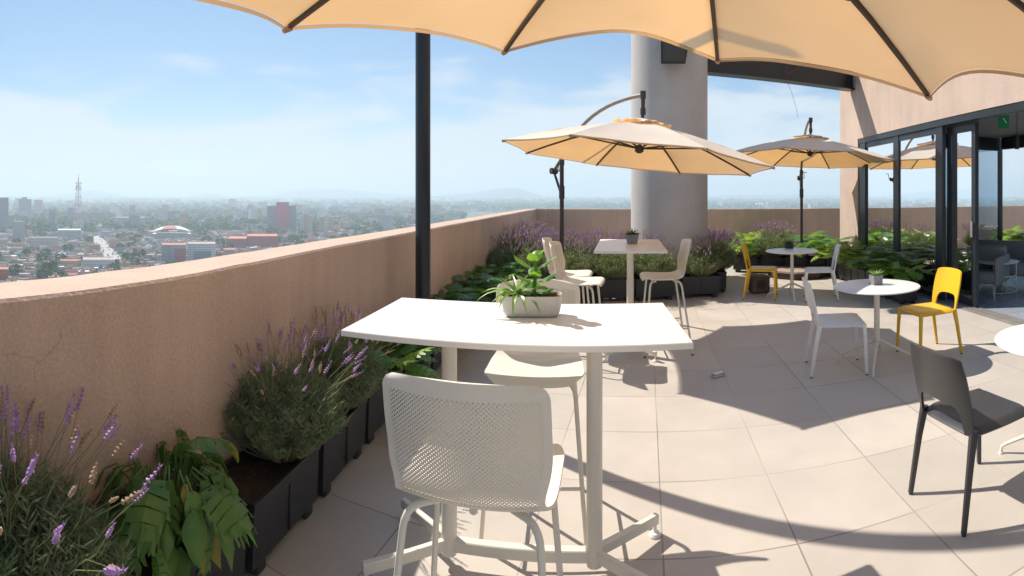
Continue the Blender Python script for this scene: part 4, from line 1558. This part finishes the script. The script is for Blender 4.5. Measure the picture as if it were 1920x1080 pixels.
# far group facing the camera, left of the column
far = []
for k in range(4):
    x0 = .32 + k * .60; y0 = 7.72 - .06 * k
    far.append((x0, y0, 'lavD', 'grey-green lavender in the front row behind the far bar table, %s from the left' % ORD[k], 1.08))
for k in range(4):
    far.append((.20 + k * .62, 8.55 - .12 * k, 'lavC', 'purple lavender in the second row left of the column, %s from the left' % ORD[k], 1.22))
for k, (x, y, key, lb, sc) in enumerate(far):
    put(planter0, 'planter', x, y, radians(-4), 'black planter left of the round column, %s row, %s from the left' % ('front' if k < 4 else 'second', ORD[k % 4]))
    plant(key, x, y, k * 1.7, lb, sc)

# right of the column: a row leading away
gA = at(1316, 558); gB = at(1368, 520)
pts_r = [(2.86, 7.52, -10), (3.30, 7.95, 75), (3.50, 8.56, 75), (3.68, 9.18, 75)]
for k, (x, y, a_) in enumerate(pts_r):
    put(planter0, 'planter', x, y, radians(a_), 'black planter right of the round column, %s from the front' % ORD[k])
    plant('lavD' if k == 0 else 'lavC', x, y, k * 2.1, 'lavender bush right of the round column, %s from the front' % ORD[k], 1.15 if k else 1.05)

# far right row behind the farther round table
qa = at(1383, 511); qb = at(1566, 514)
qd = Vector((qb.x - qa.x, qb.y - qa.y)); nq = 4
keys = ['phB', 'lavD', 'phA', 'moA']
for k in range(nq):
    t = (k + .5) / nq
    x = qa.x + qd.x * t + .05; y = qa.y + qd.y * t + .15
    put(planter0, 'planter', x, y, atan2(qd.y, qd.x), 'black planter behind the farther round table, %s from the left' % ORD[k])
    plant(keys[k], x, y, k * 1.1, '%s in the row behind the farther round table' % {'phB': 'bright green philodendron', 'lavD': 'pale lavender bush', 'phA': 'mid green philodendron', 'moA': 'big split-leaf monstera'}[keys[k]], 1.15 if keys[k] != 'phA' else .95)
# second line behind
for k in range(3):
    x = qa.x + qd.x * (k + .8) / nq + .5; y = qa.y + qd.y * (k + .8) / nq + 1.2
    key = ('phB', 'lavC', 'moA')[k]
    put(planter0, 'planter', x, y, atan2(qd.y, qd.x), 'rear black planter near the far parapet, %s from the left' % ORD[k])
    plant(key, x, y, k * 1.9, ('bushy philodendron', 'pinkish lavender bush', 'dark monstera')[k] + ' in the rear line near the far parapet', 1.2)

# row in front of the building glass
for k in range(6):
    s_ = 3.95 - k * .63
    p = FO + FV * s_ + FN * .47
    put(planter0, 'planter', p.x, p.y, atan2(FV.y, FV.x), 'black planter along the glass front, %s from the far end' % ORD[k])
    key = ('moA', 'phB', 'phB', 'phA', 'phC', 'phA')[k]
    plant(key, p.x, p.y, k * 1.27, '%s along the glass front, %s from the far end' % ({'moA': 'tall monstera', 'phB': 'yellow-green philodendron', 'phA': 'green philodendron', 'phC': 'dark philodendron'}[key], ORD[k]), (1.0, 1.0, 1.1, 1.1, 1.15, 1.05)[k])
# planters seen through the lounge
for k in range(5):
    s_ = 3.9 - k * .62
    p = FO + FV * s_ - FN * (SD + .75)
    put(planter0, 'planter', p.x, p.y, atan2(FV.y, FV.x), 'black planter beyond the rear glass of the lounge, %s from the left' % ORD[k])
    plant('phA' if k % 2 else 'phB', p.x, p.y, k * 1.5, 'philodendron beyond the rear glass of the lounge, %s from the left' % ORD[k], 1.15)

# irrigation hose along the left parapet
pts_ = []
for i in range(40):
    yq = .75 + i * .16
    p, d = wall_at(yq)
    nrm = Vector((d.y, -d.x))
    q = p + nrm * .02
    z = .43 + .10 * math.sin(yq * 1.9 + .3) + .02 * math.sin(yq * 5)
    pts_.append((q.x, q.y, z))
m = MB(); m.tube(pts_, .009, 8)
tag(m.build('irrigation_hose', M['hose']), 'brown irrigation hose running along the left parapet behind the plants', 'hose')
m = MB()
q0 = onaz(1222, 8.2)
m.tube([(*onaz(1222, 8.05), .66), (*onaz(1236, 8.0), .60), (*onaz(1255, 7.98), .56), (*onaz(1275, 8.0), .54), (*onaz(1290, 8.1), .50)], .010, 8)
tag(m.build('irrigation_hose', M['hose']), 'short dark hose crossing in front of the round column base', 'hose')

# ================================================================ city
GH = 88.0            # terrace floor above street level
HH = GH + HC


def gpt(px, y, h=0):
    d = F * (HH - h) / (y - 366); th = (px - 960) / F
    return Vector((d * sin(th), d * cos(th))), d


m = MB()
ring = []
NS = 96
vs = [(0, 0, -GH)]; 
radii = [200, 600, 1200, 2400, 5000, 9500]
for r_ in radii:
    for k in range(NS):
        a = 2 * pi * k / NS
        vs.append((r_ * cos(a), r_ * sin(a), -GH))
fs = [(0, 1 + k, 1 + (k + 1) % NS) for k in range(NS)]
for i in range(len(radii) - 1):
    for k in range(NS):
        j = (k + 1) % NS
        fs.append((1 + i * NS + k, 1 + (i + 1) * NS + k, 1 + (i + 1) * NS + j, 1 + i * NS + j))
m.add(vs, fs)


def ground_mat():
    mm = mat('city ground', (.16, .16, .14), .9)
    n, l = ng(mm); p = n['Principled BSDF']
    t = n.new('ShaderNodeTexCoord')
    a = n.new('ShaderNodeTexNoise'); a.inputs['Scale'].default_value = .012; a.inputs['Detail'].default_value = 10; a.inputs['Roughness'].default_value = .7
    l.new(t.outputs['Object'], a.inputs['Vector'])
    c = n.new('ShaderNodeValToRGB')
    e = c.color_ramp.elements
    e[0].position = .38; e[0].color = (.035, .075, .03, 1)
    e[1].position = .62; e[1].color = (.24, .21, .18, 1)
    x = c.color_ramp.elements.new(.5); x.color = (.12, .13, .10, 1)
    l.new(a.outputs['Fac'], c.inputs['Fac']); l.new(c.outputs['Color'], p.inputs['Base Color'])
    return mm


tag(m.build('ground', ground_mat(), smooth=0), kind='structure')


def bwall(name, col, win=(.05, .06, .07), fh=3.2, fw=3.4, amt=.55):
    mm = mat(name, col, .85)
    n, l = ng(mm); p = n['Principled BSDF']
    g = n.new('ShaderNodeNewGeometry')
    t = n.new('ShaderNodeTexCoord')
    s = n.new('ShaderNodeSeparateXYZ'); l.new(g.outputs['Position'], s.inputs[0])
    def fr(o, sc):
        a = n.new('ShaderNodeMath'); a.operation = 'MULTIPLY'; a.inputs[1].default_value = 1 / sc; l.new(o, a.inputs[0])
        b = n.new('ShaderNodeMath'); b.operation = 'FRACT'; l.new(a.outputs[0], b.inputs[0]); return b.outputs[0]
    def gt(o, v):
        a = n.new('ShaderNodeMath'); a.operation = 'GREATER_THAN'; a.inputs[1].default_value = v; l.new(o, a.inputs[0]); return a.outputs[0]
    def mul(a_, b_):
        a = n.new('ShaderNodeMath'); a.operation = 'MULTIPLY'; l.new(a_, a.inputs[0]); l.new(b_, a.inputs[1]); return a.outputs[0]
    ad = n.new('ShaderNodeMath'); ad.operation = 'ADD'; l.new(s.outputs[0], ad.inputs[0]); l.new(s.outputs[1], ad.inputs[1])
    w = mul(gt(fr(s.outputs[2], fh), .5), gt(fr(ad.outputs[0], fw), .42))
    ns = n.new('ShaderNodeSeparateXYZ'); l.new(g.outputs['Normal'], ns.inputs[0])
    ab = n.new('ShaderNodeMath'); ab.operation = 'LESS_THAN'; ab.inputs[1].default_value = .4; l.new(ns.outputs[2], ab.inputs[0])
    w = mul(w, ab.outputs[0])
    am = n.new('ShaderNodeMath'); am.operation = 'MULTIPLY'; am.inputs[1].default_value = amt; l.new(w, am.inputs[0])
    mc = n.new('ShaderNodeMix'); mc.data_type = 'RGBA'
    l.new(am.outputs[0], mc.inputs[0]); mc.inputs[6].default_value = (*col, 1); mc.inputs[7].default_value = (*win, 1)
    l.new(mc.outputs[2], p.inputs['Base Color'])
    return mm


BW = [bwall('city wall cream', (.62, .54, .45)), bwall('city wall grey', (.44, .44, .45)), bwall('city wall white', (.78, .76, .73)),
      bwall('city wall pink', (.60, .38, .32)), bwall('city wall ochre', (.58, .40, .24)), bwall('city wall concrete', (.32, .32, .33)),
      mat('city roof grey', (.46, .45, .44), .9, .2, .2), mat('city roof terracotta', (.58, .22, .14), .9, .2, .2), mat('city roof white', (.80, .79, .77), .7, .1, .2),
      mat('city roof tan', (.50, .38, .30), .9, .2, .2), mat('city roof dark', (.15, .15, .16), .9, .2, .2)]
WN = ['cream', 'grey', 'white', 'pink', 'ochre', 'concrete']
RN = ['grey', 'terracotta', 'white', 'tan', 'dark']
TREEC = [leafmat('city tree a', (.03, .085, .03), (.06, .13, .035), (.08, .16, .04), .8, .4), leafmat('city tree b', (.06, .12, .03), (.10, .17, .04), (.1, .2, .04), .8, .4)]


def bblock(m, x, y, z0, w, d, h, rz, wi, ri):
    """a building block: walls, roof slab with upstand and a roof box"""
    c, s = cos(rz), sin(rz)
    def P(a, b, z): return (x + a * c - b * s, y + a * s + b * c, z)
    hw, hd = w / 2, d / 2
    q = ((-hw, -hd), (hw, -hd), (hw, hd), (-hw, hd))
    t = .35
    q2 = ((-hw + t, -hd + t), (hw - t, -hd + t), (hw - t, hd - t), (-hw + t, hd - t))
    vs = [P(a, b, z0) for a, b in q] + [P(a, b, z0 + h + .8) for a, b in q] + [P(a, b, z0 + h + .8) for a, b in q2] + [P(a, b, z0 + h) for a, b in q2]
    m.add(vs, [(k, (k + 1) % 4, 4 + (k + 1) % 4, 4 + k) for k in range(4)] + [(4 + k, 4 + (k + 1) % 4, 8 + (k + 1) % 4, 8 + k) for k in range(4)] + [(8 + k, 8 + (k + 1) % 4, 12 + (k + 1) % 4, 12 + k) for k in range(4)], wi)
    m.add([vs[12], vs[13], vs[14], vs[15]], [(0, 1, 2, 3)], ri)


CG = radians(-33)
# street running away from the camera
r0, _ = gpt(212, 484); r1, _ = gpt(181, 446); 
rd = (r1 - r0).normalized(); rn = Vector((-rd.y, rd.x))
ra = r0 - rd * 60; rb = r1 + rd * 60
m = MB(); q = [ra + rn * 11, ra - rn * 11, rb - rn * 11, rb + rn * 11]
m.add([(p.x, p.y, -GH + .15) for p in q], [(0, 1, 2, 3)])
tag(m.build('road', mat('pale asphalt', (.42, .40, .37), .9, .1, .05), smooth=0), kind='structure')


def on_road(p, marg=14):
    v = p - ra; return 0 < v.dot(rd) < (rb - ra).length and abs(v.dot(rn)) < marg


placed = []   # hero footprints (x, y, radius)


def clear(p, r):
    return all((p.x - a) ** 2 + (p.y - b) ** 2 > (c + r) ** 2 for a, b, c in placed)


def hero(px, ybase, w_px, h_px, label, wi, ri, depth=None, rz=0, parts=None):
    p, d = gpt(px, ybase)
    k = d / F
    w = w_px * k; h = h_px * k; dp = depth or w * .6
    o = empty('city_building', (p.x, p.y, -GH), -(px - 960) / F + rz)
    m = MB(); bblock(m, 0, dp / 2, 0, w, dp, h, 0, 0, 1)
    m.build('walls', [BW[wi], BW[ri]], o, smooth=0)
    for (nm, x0, x1, h0, h1, f0, w2, r2) in parts or []:
        m = MB()
        bblock(m, (x0 + x1) / 2 * k, dp / 2 + f0, h0 * k, (x1 - x0) * k, dp, (h1 - h0) * k, 0, 0, 1)
        m.build(nm, [BW[w2] if isinstance(w2, int) else w2, BW[r2]], o, smooth=0)
    tag(o, label, 'building')
    placed.append((p.x, p.y + 0, max(w, dp) * .75))
    return o, k, w, dp, h


redp = mat('rose red panel', (.60, .10, .17), .7, .05, .1)
redw = mat('brick red wall', (.42, .11, .08), .8, .1, .1)
hero(528, 437, 54, 50, 'tall tower block with a blank rose red centre panel and grey window wings', 5, 6, 34, parts=[('red_panel', -10, 14, 0, 57, -6, redp, 6)])
hero(574, 440, 24, 36, 'slim beige apartment slab just right of the rose red tower', 0, 6, 30, parts=[('stair_core', -4, 3, 0, 39, -3, 3, 6)])
hero(612, 441, 28, 34, 'beige stepped apartment block, second right of the rose red tower', 4, 6, 30, parts=[('stair_core', -4, 4, 0, 38, -3, 0, 6)])
hero(650, 437, 30, 20, 'low tan apartment row before the grey office slab', 0, 9, 26, parts=[('stair_core', -12, -6, 0, 24, -3, 3, 6), ('bay', 6, 12, 0, 23, -3, 3, 6)])
hero(700, 428, 36, 14, 'low tan apartment row next to the black round post', 3, 9, 26, parts=[('bay', -6, 2, 0, 17, -3, 0, 6)])
hero(664, 416, 52, 18, 'wide dark grey office slab with blank front', 5, 6, 40)
hero(652, 402, 66, 15, 'wide grey office building with window bands, farther off', 1, 6, 60)
hero(492, 468, 58, 24, 'long windowless brick red hall beside the parapet edge', 3, 7, 60, parts=[('lower_wing', -66, -30, 0, 20, -4, redw, 7), ('front', -29.5, 28.5, 0, 24.5, -1, redw, 7)])
hero(430, 491, 22, 22, 'dark red low block with billboard beside the white framed building', 3, 7, 26)
hero(378, 492, 52, 34, 'grey-white building with wide framed facade above the parapet', 2, 9, 34, parts=[('dark_front', -14, 18, 4, 20, -1.2, 5, 9)])
hero(326, 496, 46, 36, 'grey striped office block left of the white framed building', 1, 7, 34, parts=[('striped_front', -23, -6, 0, 34, -1.5, 5, 6), ('red_side', 2, 22, 0, 28, -1.5, redw, 7)])
hero(245, 428, 54, 20, 'wide pale office slab with white roof edge', 1, 8, 40)
hero(82, 464, 54, 18, 'long pale low school block with window rows', 0, 6, 22)
hero(6, 437, 20, 66, 'tall blue-grey tower at the left edge of the city', 5, 6, 30)
hero(47, 416, 24, 42, 'dark grey tower block, second from the left edge', 5, 6, 30, parts=[('penthouse', -6, 4, 42, 46, 4, 1, 6)])
hero(72, 408, 16, 33, 'pinkish tower block beside the dark grey tower', 3, 6, 26)
hero(35, 458, 22, 42, 'mid-height grey block in front of the twin towers', 1, 6, 26)
hero(185, 424, 24, 25, 'dark grey office block right of the lattice antenna tower', 5, 6, 34)
hero(130, 448, 44, 16, 'low hall under a long bright white roof', 1, 8, 50)
hero(5, 532, 22, 26, 'brick red house at the lower left corner of the city', 3, 7, 22, parts=[('front', -10, 10.8, 0, 25, -1, redw, 7)])
hero(130, 506, 34, 16, 'orange brick shed with a flat terracotta roof', 4, 7, 20)
hero(185, 502, 60, 14, 'long low warehouse with pale roofs beside the street', 2, 9, 30)
hero(36, 396, 16, 24, 'pale grey far tower near the left edge', 1, 6, 30)
hero(436, 395, 14, 22, 'thin grey tower far behind the red hall', 1, 6, 30)
hero(456, 380, 16, 9, 'distant pale slab on the horizon, left of the rose red tower', 1, 6, 80)
hero(943, 384, 26, 10, 'distant stepped office cluster under the hill', 1, 6, 120)
hero(1160, 381, 16, 11, 'distant block just left of the round column', 1, 6, 120)
hero(1398, 384, 10, 11, 'distant tower beyond the far parapet near the farther parasol', 1, 6, 120)

# domed hall: low vaulted red and white roof
p, d = gpt(322, 447); k = d / F
dm = empty('sports_hall', (p.x, p.y, -GH), -(322 - 960) / F)
m = MB(); bblock(m, 0, 25, 0, 74 * k, 50, 8 * k, 0, 0, 1); m.build('walls', [BW[1], BW[8]], dm, smooth=0)
m = MB()
nx = 24
for i in range(nx + 1):
    t = -1 + 2 * i / nx
    zz = 8 * k + 1 + 12 * k * sqrt(max(0, 1 - t * t)) * .95
    m.v += [(t * 38 * k, -4, zz * .92), (t * 36 * k * .8, 25, zz + 3), (t * 38 * k, 54, zz * .92)]
for i in range(nx):
    mi = 1 if (nx * .22 < i < nx * .62 and True) else 0
    m.f += [(i * 3, (i + 1) * 3, (i + 1) * 3 + 1, i * 3 + 1), (i * 3 + 1, (i + 1) * 3 + 1, (i + 1) * 3 + 2, i * 3 + 2)]; m.m += [0 if not mi else 1, mi]
m.build('roof', [BW[8], redw], dm)
tag(dm, 'sports hall with a low curved red and white roof', 'building')
placed.append((p.x, p.y, 60))

# white tent roof far right behind the parapet
p, d = gpt(1429, 391); k = d / F
tn = empty('tent_pavilion', (p.x, p.y, -GH), -(1429 - 960) / F)
m = MB(); m.box((0, 0, 14), (26 * k, 40, 28)); m.build('walls', BW[1], tn)
m = MB()
for i in range(5):
    x = (-10 + i * 5) * k
    m.lathe((x, 0, 28), [(3.2 * k, 0), (1.2 * k, 2.2 * k), (.2, 4 * k)], 12)
m.build('roof', BW[8], tn)
tag(tn, 'distant white peaked tent roof beyond the far parapet', 'pavilion')

# antenna tower
p, d = gpt(147, 437); k = d / F
tw = empty('antenna_tower', (p.x, p.y, -GH))
Ht = HH + 33 * k
redm = mat('red white steel', (.50, .30, .28), .6); whm = mat('white steel', (.72, .70, .68), .6)
m = MB()
segs = 20
prevc = None
for i in range(segs + 1):
    t = i / segs
    z = t * (Ht - 14); hw = 7.2 * (1 - t) ** 1.1 + 3.0
    cs = [Vector((sx * hw, sy * hw, z)) for sx, sy in ((-1, -1), (1, -1), (1, 1), (-1, 1))]
    mi = (i // 3) % 2
    if prevc:
        for k_ in range(4):
            j = (k_ + 1) % 4
            m.tube([prevc[k_], cs[k_]], .42, 4, mi, False); m.tube([cs[k_], cs[j]], .26, 4, mi, False)
            m.tube([prevc[k_], cs[j]], .22, 4, mi, False); m.tube([prevc[j], cs[k_]], .22, 4, mi, False)
    prevc = cs
m.build('lattice', [redm, whm], tw, smooth=0)
for z, hw in ((Ht - 14, 6.0), (Ht - 28, 6.6), (Ht - 46, 5.6)):
    m = MB(); m.box((0, 0, z), (hw * 2, hw * 2, .8))
    for a in range(8): m.box((cos(a * .785) * hw, sin(a * .785) * hw, z + 1.6), (1.4, 1.4, 2.6), a * .785)
    m.build('platform', whm, tw, smooth=0)
for a in (0, 1.7, 3.2, 4.6):
    m = MB(); m.tube([(cos(a) * 4.5, sin(a) * 4.5, Ht - 22), (cos(a) * 6.4, sin(a) * 6.4, Ht - 22)], 2.0, 14); m.build('dish', BW[5] if a > 3 else whm, tw)
m = MB(); m.tube([(0, 0, Ht - 14), (0, 0, Ht), (0, 0, Ht + 8)], [1.5, .8, .4], 8); m.build('mast', redm, tw)
tag(tw, 'tall red and white lattice antenna tower rising above the city', 'antenna tower')
placed.append((p.x, p.y, 14))
p, d = gpt(208, 386)
am = empty('radio_mast', (p.x, p.y, -GH)); m = MB(); m.tube([(0, 0, 0), (0, 0, HH + 3 * d / F)], [3, 2], 6)
m.build('pole', BW[5], am); m = MB(); m.box((0, 0, 2), (12, 12, 4)); m.build('footing', BW[5], am)
tag(am, 'thin distant radio mast right of the lattice tower', 'mast')

# individually built near houses
random.seed(99)
houses = []
for var in range(10):
    m = MB()
    w, dpt, h = 1, 1, 1
    houses.append(None)


def house_mesh(var):
    random.seed(1000 + var)
    m = MB()
    w = rnd(9, 20); d = rnd(9, 18); h = random.choice([3.4, 6.4, 6.4, 9.6, 12.8])
    wi = random.randrange(6); ri = random.choice([0, 1, 1, 1, 2, 3, 3])
    bblock(m, 0, 0, 0, w, d, h, 0, 0, 1)
    if random.random() < .6: bblock(m, rnd(-w / 4, w / 4), rnd(-d / 4, d / 4), h, w * .35, d * .35, 2.8, 0, 0, 1)
    if random.random() < .6: m.box((rnd(-w / 3, w / 3), rnd(-d / 3, d / 3), h + 1.2), (1.6, 1.6, 1.6), .3, 2)
    bblock(m, w * .5 + w * .2 - .01, 0, 0, w * .4, d * .8, h * .55, 0, 0, 1)
    me = m.mesh('house', [BW[wi], BW[6 + ri], BW[8]], 0)
    return me, max(w, d) * .75, wi, ri, h


HM = [house_mesh(v) for v in range(26)]


def tree_mesh(seed, r=1.0):
    random.seed(seed)
    m = MB()
    for i in range(70):
        a = rnd(0, 2 * pi); z = rnd(-.55, .8); q = sqrt(max(0, 1 - (z * .9) ** 2)) * sqrt(rnd(.25, 1)) * .95
        c = Vector((cos(a) * q, sin(a) * q, z * .8))
        s = rnd(.18, .36)
        vs = [c + Vector((rnd(-1, 1), rnd(-1, 1), rnd(-1, 1))).normalized() * s * rnd(.6, 1.1) for _ in range(6)]
        m.add(vs, [(0, 1, 2), (0, 2, 3), (0, 3, 4), (1, 2, 5), (3, 4, 5), (1, 4, 5)])
    return m


TM = []
for k in range(4):
    mm = tree_mesh(40 + k)
    TM.append((mm, mm.mesh('crown', TREEC[k % 2], 0)))
tmk = MB(); tmk.tube([(0, 0, 0), (.1, 0, .6), (0, .1, 1.1)], [.12, .08, .05], 6); trunkme = tmk.mesh('trunk', mat('trunk bark', (.1, .07, .05), .9), 40)
random.seed(5)
cnt = 0; tries = 0
ntree = 0
while cnt < 290 and tries < 12000:
    tries += 1
    px = rnd(-20, 780); 
    ylim = 528 - px * .118 - (.00002 * px * px)
    y = rnd(430, max(440, ylim + 22))
    p, d = gpt(px, y)
    if on_road(p, 17): continue
    me, rad, wi, ri, h = HM[random.randrange(26)]
    if not clear(p, rad * .72): continue
    placed.append((p.x, p.y, rad * .62))
    if random.random() < .26 and ntree < 120:
        k = random.randrange(4)
        t = empty('city_tree', (p.x, p.y, -GH)); s = rnd(6, 10)
        cr2 = bpy.data.objects.new('crown', TM[k][1]); COL.objects.link(cr2); cr2.parent = t; cr2.location = (0, 0, s * 1.15); cr2.scale = (s, s, s * .8)
        tk = bpy.data.objects.new('trunk', trunkme); COL.objects.link(tk); tk.parent = t; tk.scale = (s * .8, s * .8, s)
        t.rotation_euler = (0, 0, rnd(0, 6))
        tag(t, ('dark' if k % 2 == 0 else 'light') + ' green street tree among the near houses of the city', 'tree', ('dark' if k % 2 == 0 else 'light') + ' green city trees')
        ntree += 1
    else:
        o = bpy.data.objects.new('city_house', me); COL.objects.link(o)
        o.location = (p.x, p.y, -GH); o.rotation_euler = (0, 0, CG + random.choice([0, pi / 2, pi, -pi / 2]) + rnd(-.08, .08))
        desc = '%s %s house with %s flat roof among the near city blocks' % ('low' if h < 8 else 'taller', WN[wi], RN[ri])
        tag(o, desc, 'house', 'near city houses, %s walls %s roof %s' % (WN[wi], RN[ri], 'low' if h < 8 else 'taller'))
        cnt += 1
# cars on the street
carm = MB(); carm.box((0, 0, .65), (4.4, 1.8, .8), bev=.2); carm.box((-.2, 0, 1.25), (2.3, 1.55, .6), bev=.2, m=1)
for a in (-1.4, 1.4):
    for b in (-.85, .85): carm.tube([(a, b - .1, .33), (a, b + .1, .33)], .33, 10, 1)
cmats = [('white', (.7, .7, .7)), ('dark', (.05, .05, .06)), ('red', (.4, .05, .04)), ('silver', (.4, .41, .43))]
cme = [(n_, carm.mesh('car', [mat('car ' + n_, c_, .35), M['charcoal']], 40)) for n_, c_ in cmats]
for i in range(26):
    t = rnd(30, 380); lane = random.choice([-8, -4, 4, 8])
    p = ra + rd * t + rn * lane
    n_, me = cme[i % 4]
    o = bpy.data.objects.new('car', me); COL.objects.link(o); o.location = (p.x, p.y, -GH + .16); o.rotation_euler = (0, 0, atan2(rd.y, rd.x))
    tag(o, '%s car on the wide street far below the parapet' % n_, 'car', '%s cars on the street' % n_)

# the rest of the city: one mass of blocks, one mass of trees
random.seed(77)
m = MB(); mt_ = MB()
nb = 0
for i in range(20000):
    th = rnd(-1.05, 1.25); yy = 370 + 72 * (rnd(.12, 1) ** 1.35)
    if th > -.1: yy = 370 + 26 * (rnd(.15, 1) ** 1.2)
    d = F * HH / (yy - 366)
    d *= rnd(.9, 1.1)
    if d > 8800: continue
    p = Vector((d * sin(th), d * cos(th)))
    if on_road(p, 16): continue
    far_ = min(1, d / 6000)
    w = rnd(9, 20) * (1 + far_ * 2.2); dp = rnd(9, 20) * (1 + far_ * 2.2)
    if d < 2600 and not clear(p, w * .5): continue
    if random.random() < .30:
        s = rnd(6, 11) * (1 + far_ * 2.5)
        src = TM[random.randrange(4)][0]
        nvf = 6
        # crown of a dozen clumps
        for c in range(9):
            j = random.randrange(70) * 6
            vs = [(p.x + src.v[j + q][0] * s * 1.1 + 0, p.y + src.v[j + q][1] * s * 1.1, -GH + s * .9 + src.v[j + q][2] * s * .8) for q in range(6)]
            cx_ = sum(v[0] for v in vs) / 6; cy_ = sum(v[1] for v in vs) / 6; cz_ = sum(v[2] for v in vs) / 6
            vs = [(cx_ + (v[0] - cx_) * 2.2, cy_ + (v[1] - cy_) * 2.2, cz_ + (v[2] - cz_) * 2.2) for v in vs]
            mt_.add(vs, [(0, 1, 2), (0, 2, 3), (0, 3, 4), (1, 2, 5), (3, 4, 5), (1, 4, 5)], c % 2)
    else:
        h = rnd(4, 13)
        if random.random() < .035 : h = rnd(22, 55)
        bblock(m, p.x, p.y, -GH, w, dp, h, CG + noise.noise(Vector((p.x / 900, p.y / 900, 0))) * 1.2, random.randrange(6), 6 + random.choice([0, 0, 1, 2, 2, 3, 3, 4]))
        nb += 1
random.seed(78)
for i in range(5200):
    px = rnd(-30, 790); y = rnd(424, max(440, 550 - px * .118))
    p, d = gpt(px, y)
    if on_road(p, 15): continue
    if random.random() < .3:
        if not clear(p, 3): continue
        s = rnd(3, 6); src = TM[random.randrange(4)][0]
        for c in range(12):
            j = random.randrange(70) * 6
            mt_.add([(p.x + src.v[j + q][0] * s * 1.2, p.y + src.v[j + q][1] * s * 1.2, -GH + s * .9 + src.v[j + q][2] * s) for q in range(6)], [(0, 1, 2), (0, 2, 3), (0, 3, 4), (1, 2, 5), (3, 4, 5), (1, 4, 5)], c % 2)
    else:
        w = rnd(6, 13); dp = rnd(6, 13)
        if not clear(p, w * .45): continue
        placed.append((p.x, p.y, w * .4))
        bblock(m, p.x, p.y, -GH, w, dp, rnd(3, 8), CG + rnd(-.06, .06), random.randrange(6), 6 + random.choice([0, 1, 1, 1, 2, 3, 3]))
tag(m.build('city_blocks', BW, smooth=0), 'dense mass of low city blocks fading towards the horizon', 'city', kind='stuff')
tag(mt_.build('city_treetops', TREEC, smooth=0), 'scattered green treetops between the distant city blocks', 'treetops', kind='stuff')

# distant hills
hm = mat('hill scrub', (.10, .13, .08), .95, .2, .002)


def hills(name, r_, prof, th0, th1, n=220):
    m = MB()
    for i in range(n + 1):
        th = th0 + (th1 - th0) * i / n
        px = 960 + th * F
        y = prof(px)
        h = HH + (366 - y) * r_ / F
        h = max(h, 3)
        x, yy = sin(th), cos(th)
        m.v += [(x * (r_ - h * 3.5), yy * (r_ - h * 3.5), -GH - 1), (x * (r_ - h * .9), yy * (r_ - h * .9), -GH + h * .72), (x * r_, yy * r_, -GH + h), (x * (r_ + h * 3), yy * (r_ + h * 3), -GH - 1)]
    for i in range(n):
        for k in range(3):
            a = i * 4 + k
            m.f.append((a, a + 4, a + 5, a + 1)); m.m.append(0)
    tag(m.build(name, hm, smooth=60), kind='structure')


def prof1(px):
    g = lambda c, w, a: a * math.exp(-((px - c) / w) ** 2)
    return 369.5 - g(945, 42, 14) - g(985, 30, 7) - g(880, 60, 6) - 1.2 * noise.noise(Vector((px / 40, 0, 0))) - .8 * noise.noise(Vector((px / 11, 3, 0)))


def prof2(px):
    g = lambda c, w, a: a * math.exp(-((px - c) / w) ** 2)
    return 368.5 - g(620, 60, 13) - g(700, 70, 6) - g(395, 25, 6) - g(170, 45, 12) - g(1450, 150, 4) - g(560, 40, 8) - 1.8 * noise.noise(Vector((px / 50, 5, 0)))


hills('hills', 7400, prof1, -1.2, 1.5)
hills('far_hills', 9000, prof2, -1.2, 1.5)

# ================================================================ haze
m = MB()
hb = 11500
zt = 175
m.add([(x, y, z) for z in (-GH - 2, zt) for x, y in ((-hb, -hb), (hb, -hb), (hb, hb), (-hb, hb))], [(3, 2, 1, 0), (4, 5, 6, 7), (0, 1, 5, 4), (1, 2, 6, 5), (2, 3, 7, 6), (3, 0, 4, 7)])
hz = bpy.data.materials.new('haze'); hz.use_nodes = True
n, l = ng(hz)
n.remove(n['Principled BSDF'])
pv = n.new('ShaderNodeVolumePrincipled')
pv.inputs['Color'].default_value = (.76, .91, 1.0, 1)
pv.inputs['Density'].default_value = .0003
pv.inputs['Anisotropy'].default_value = .15
l.new(pv.outputs[0], n['Material Output'].inputs['Volume'])
ob = m.build('haze', hz, smooth=0)
tag(ob, 'pale blue haze filling the air over the city', 'haze', kind='stuff')
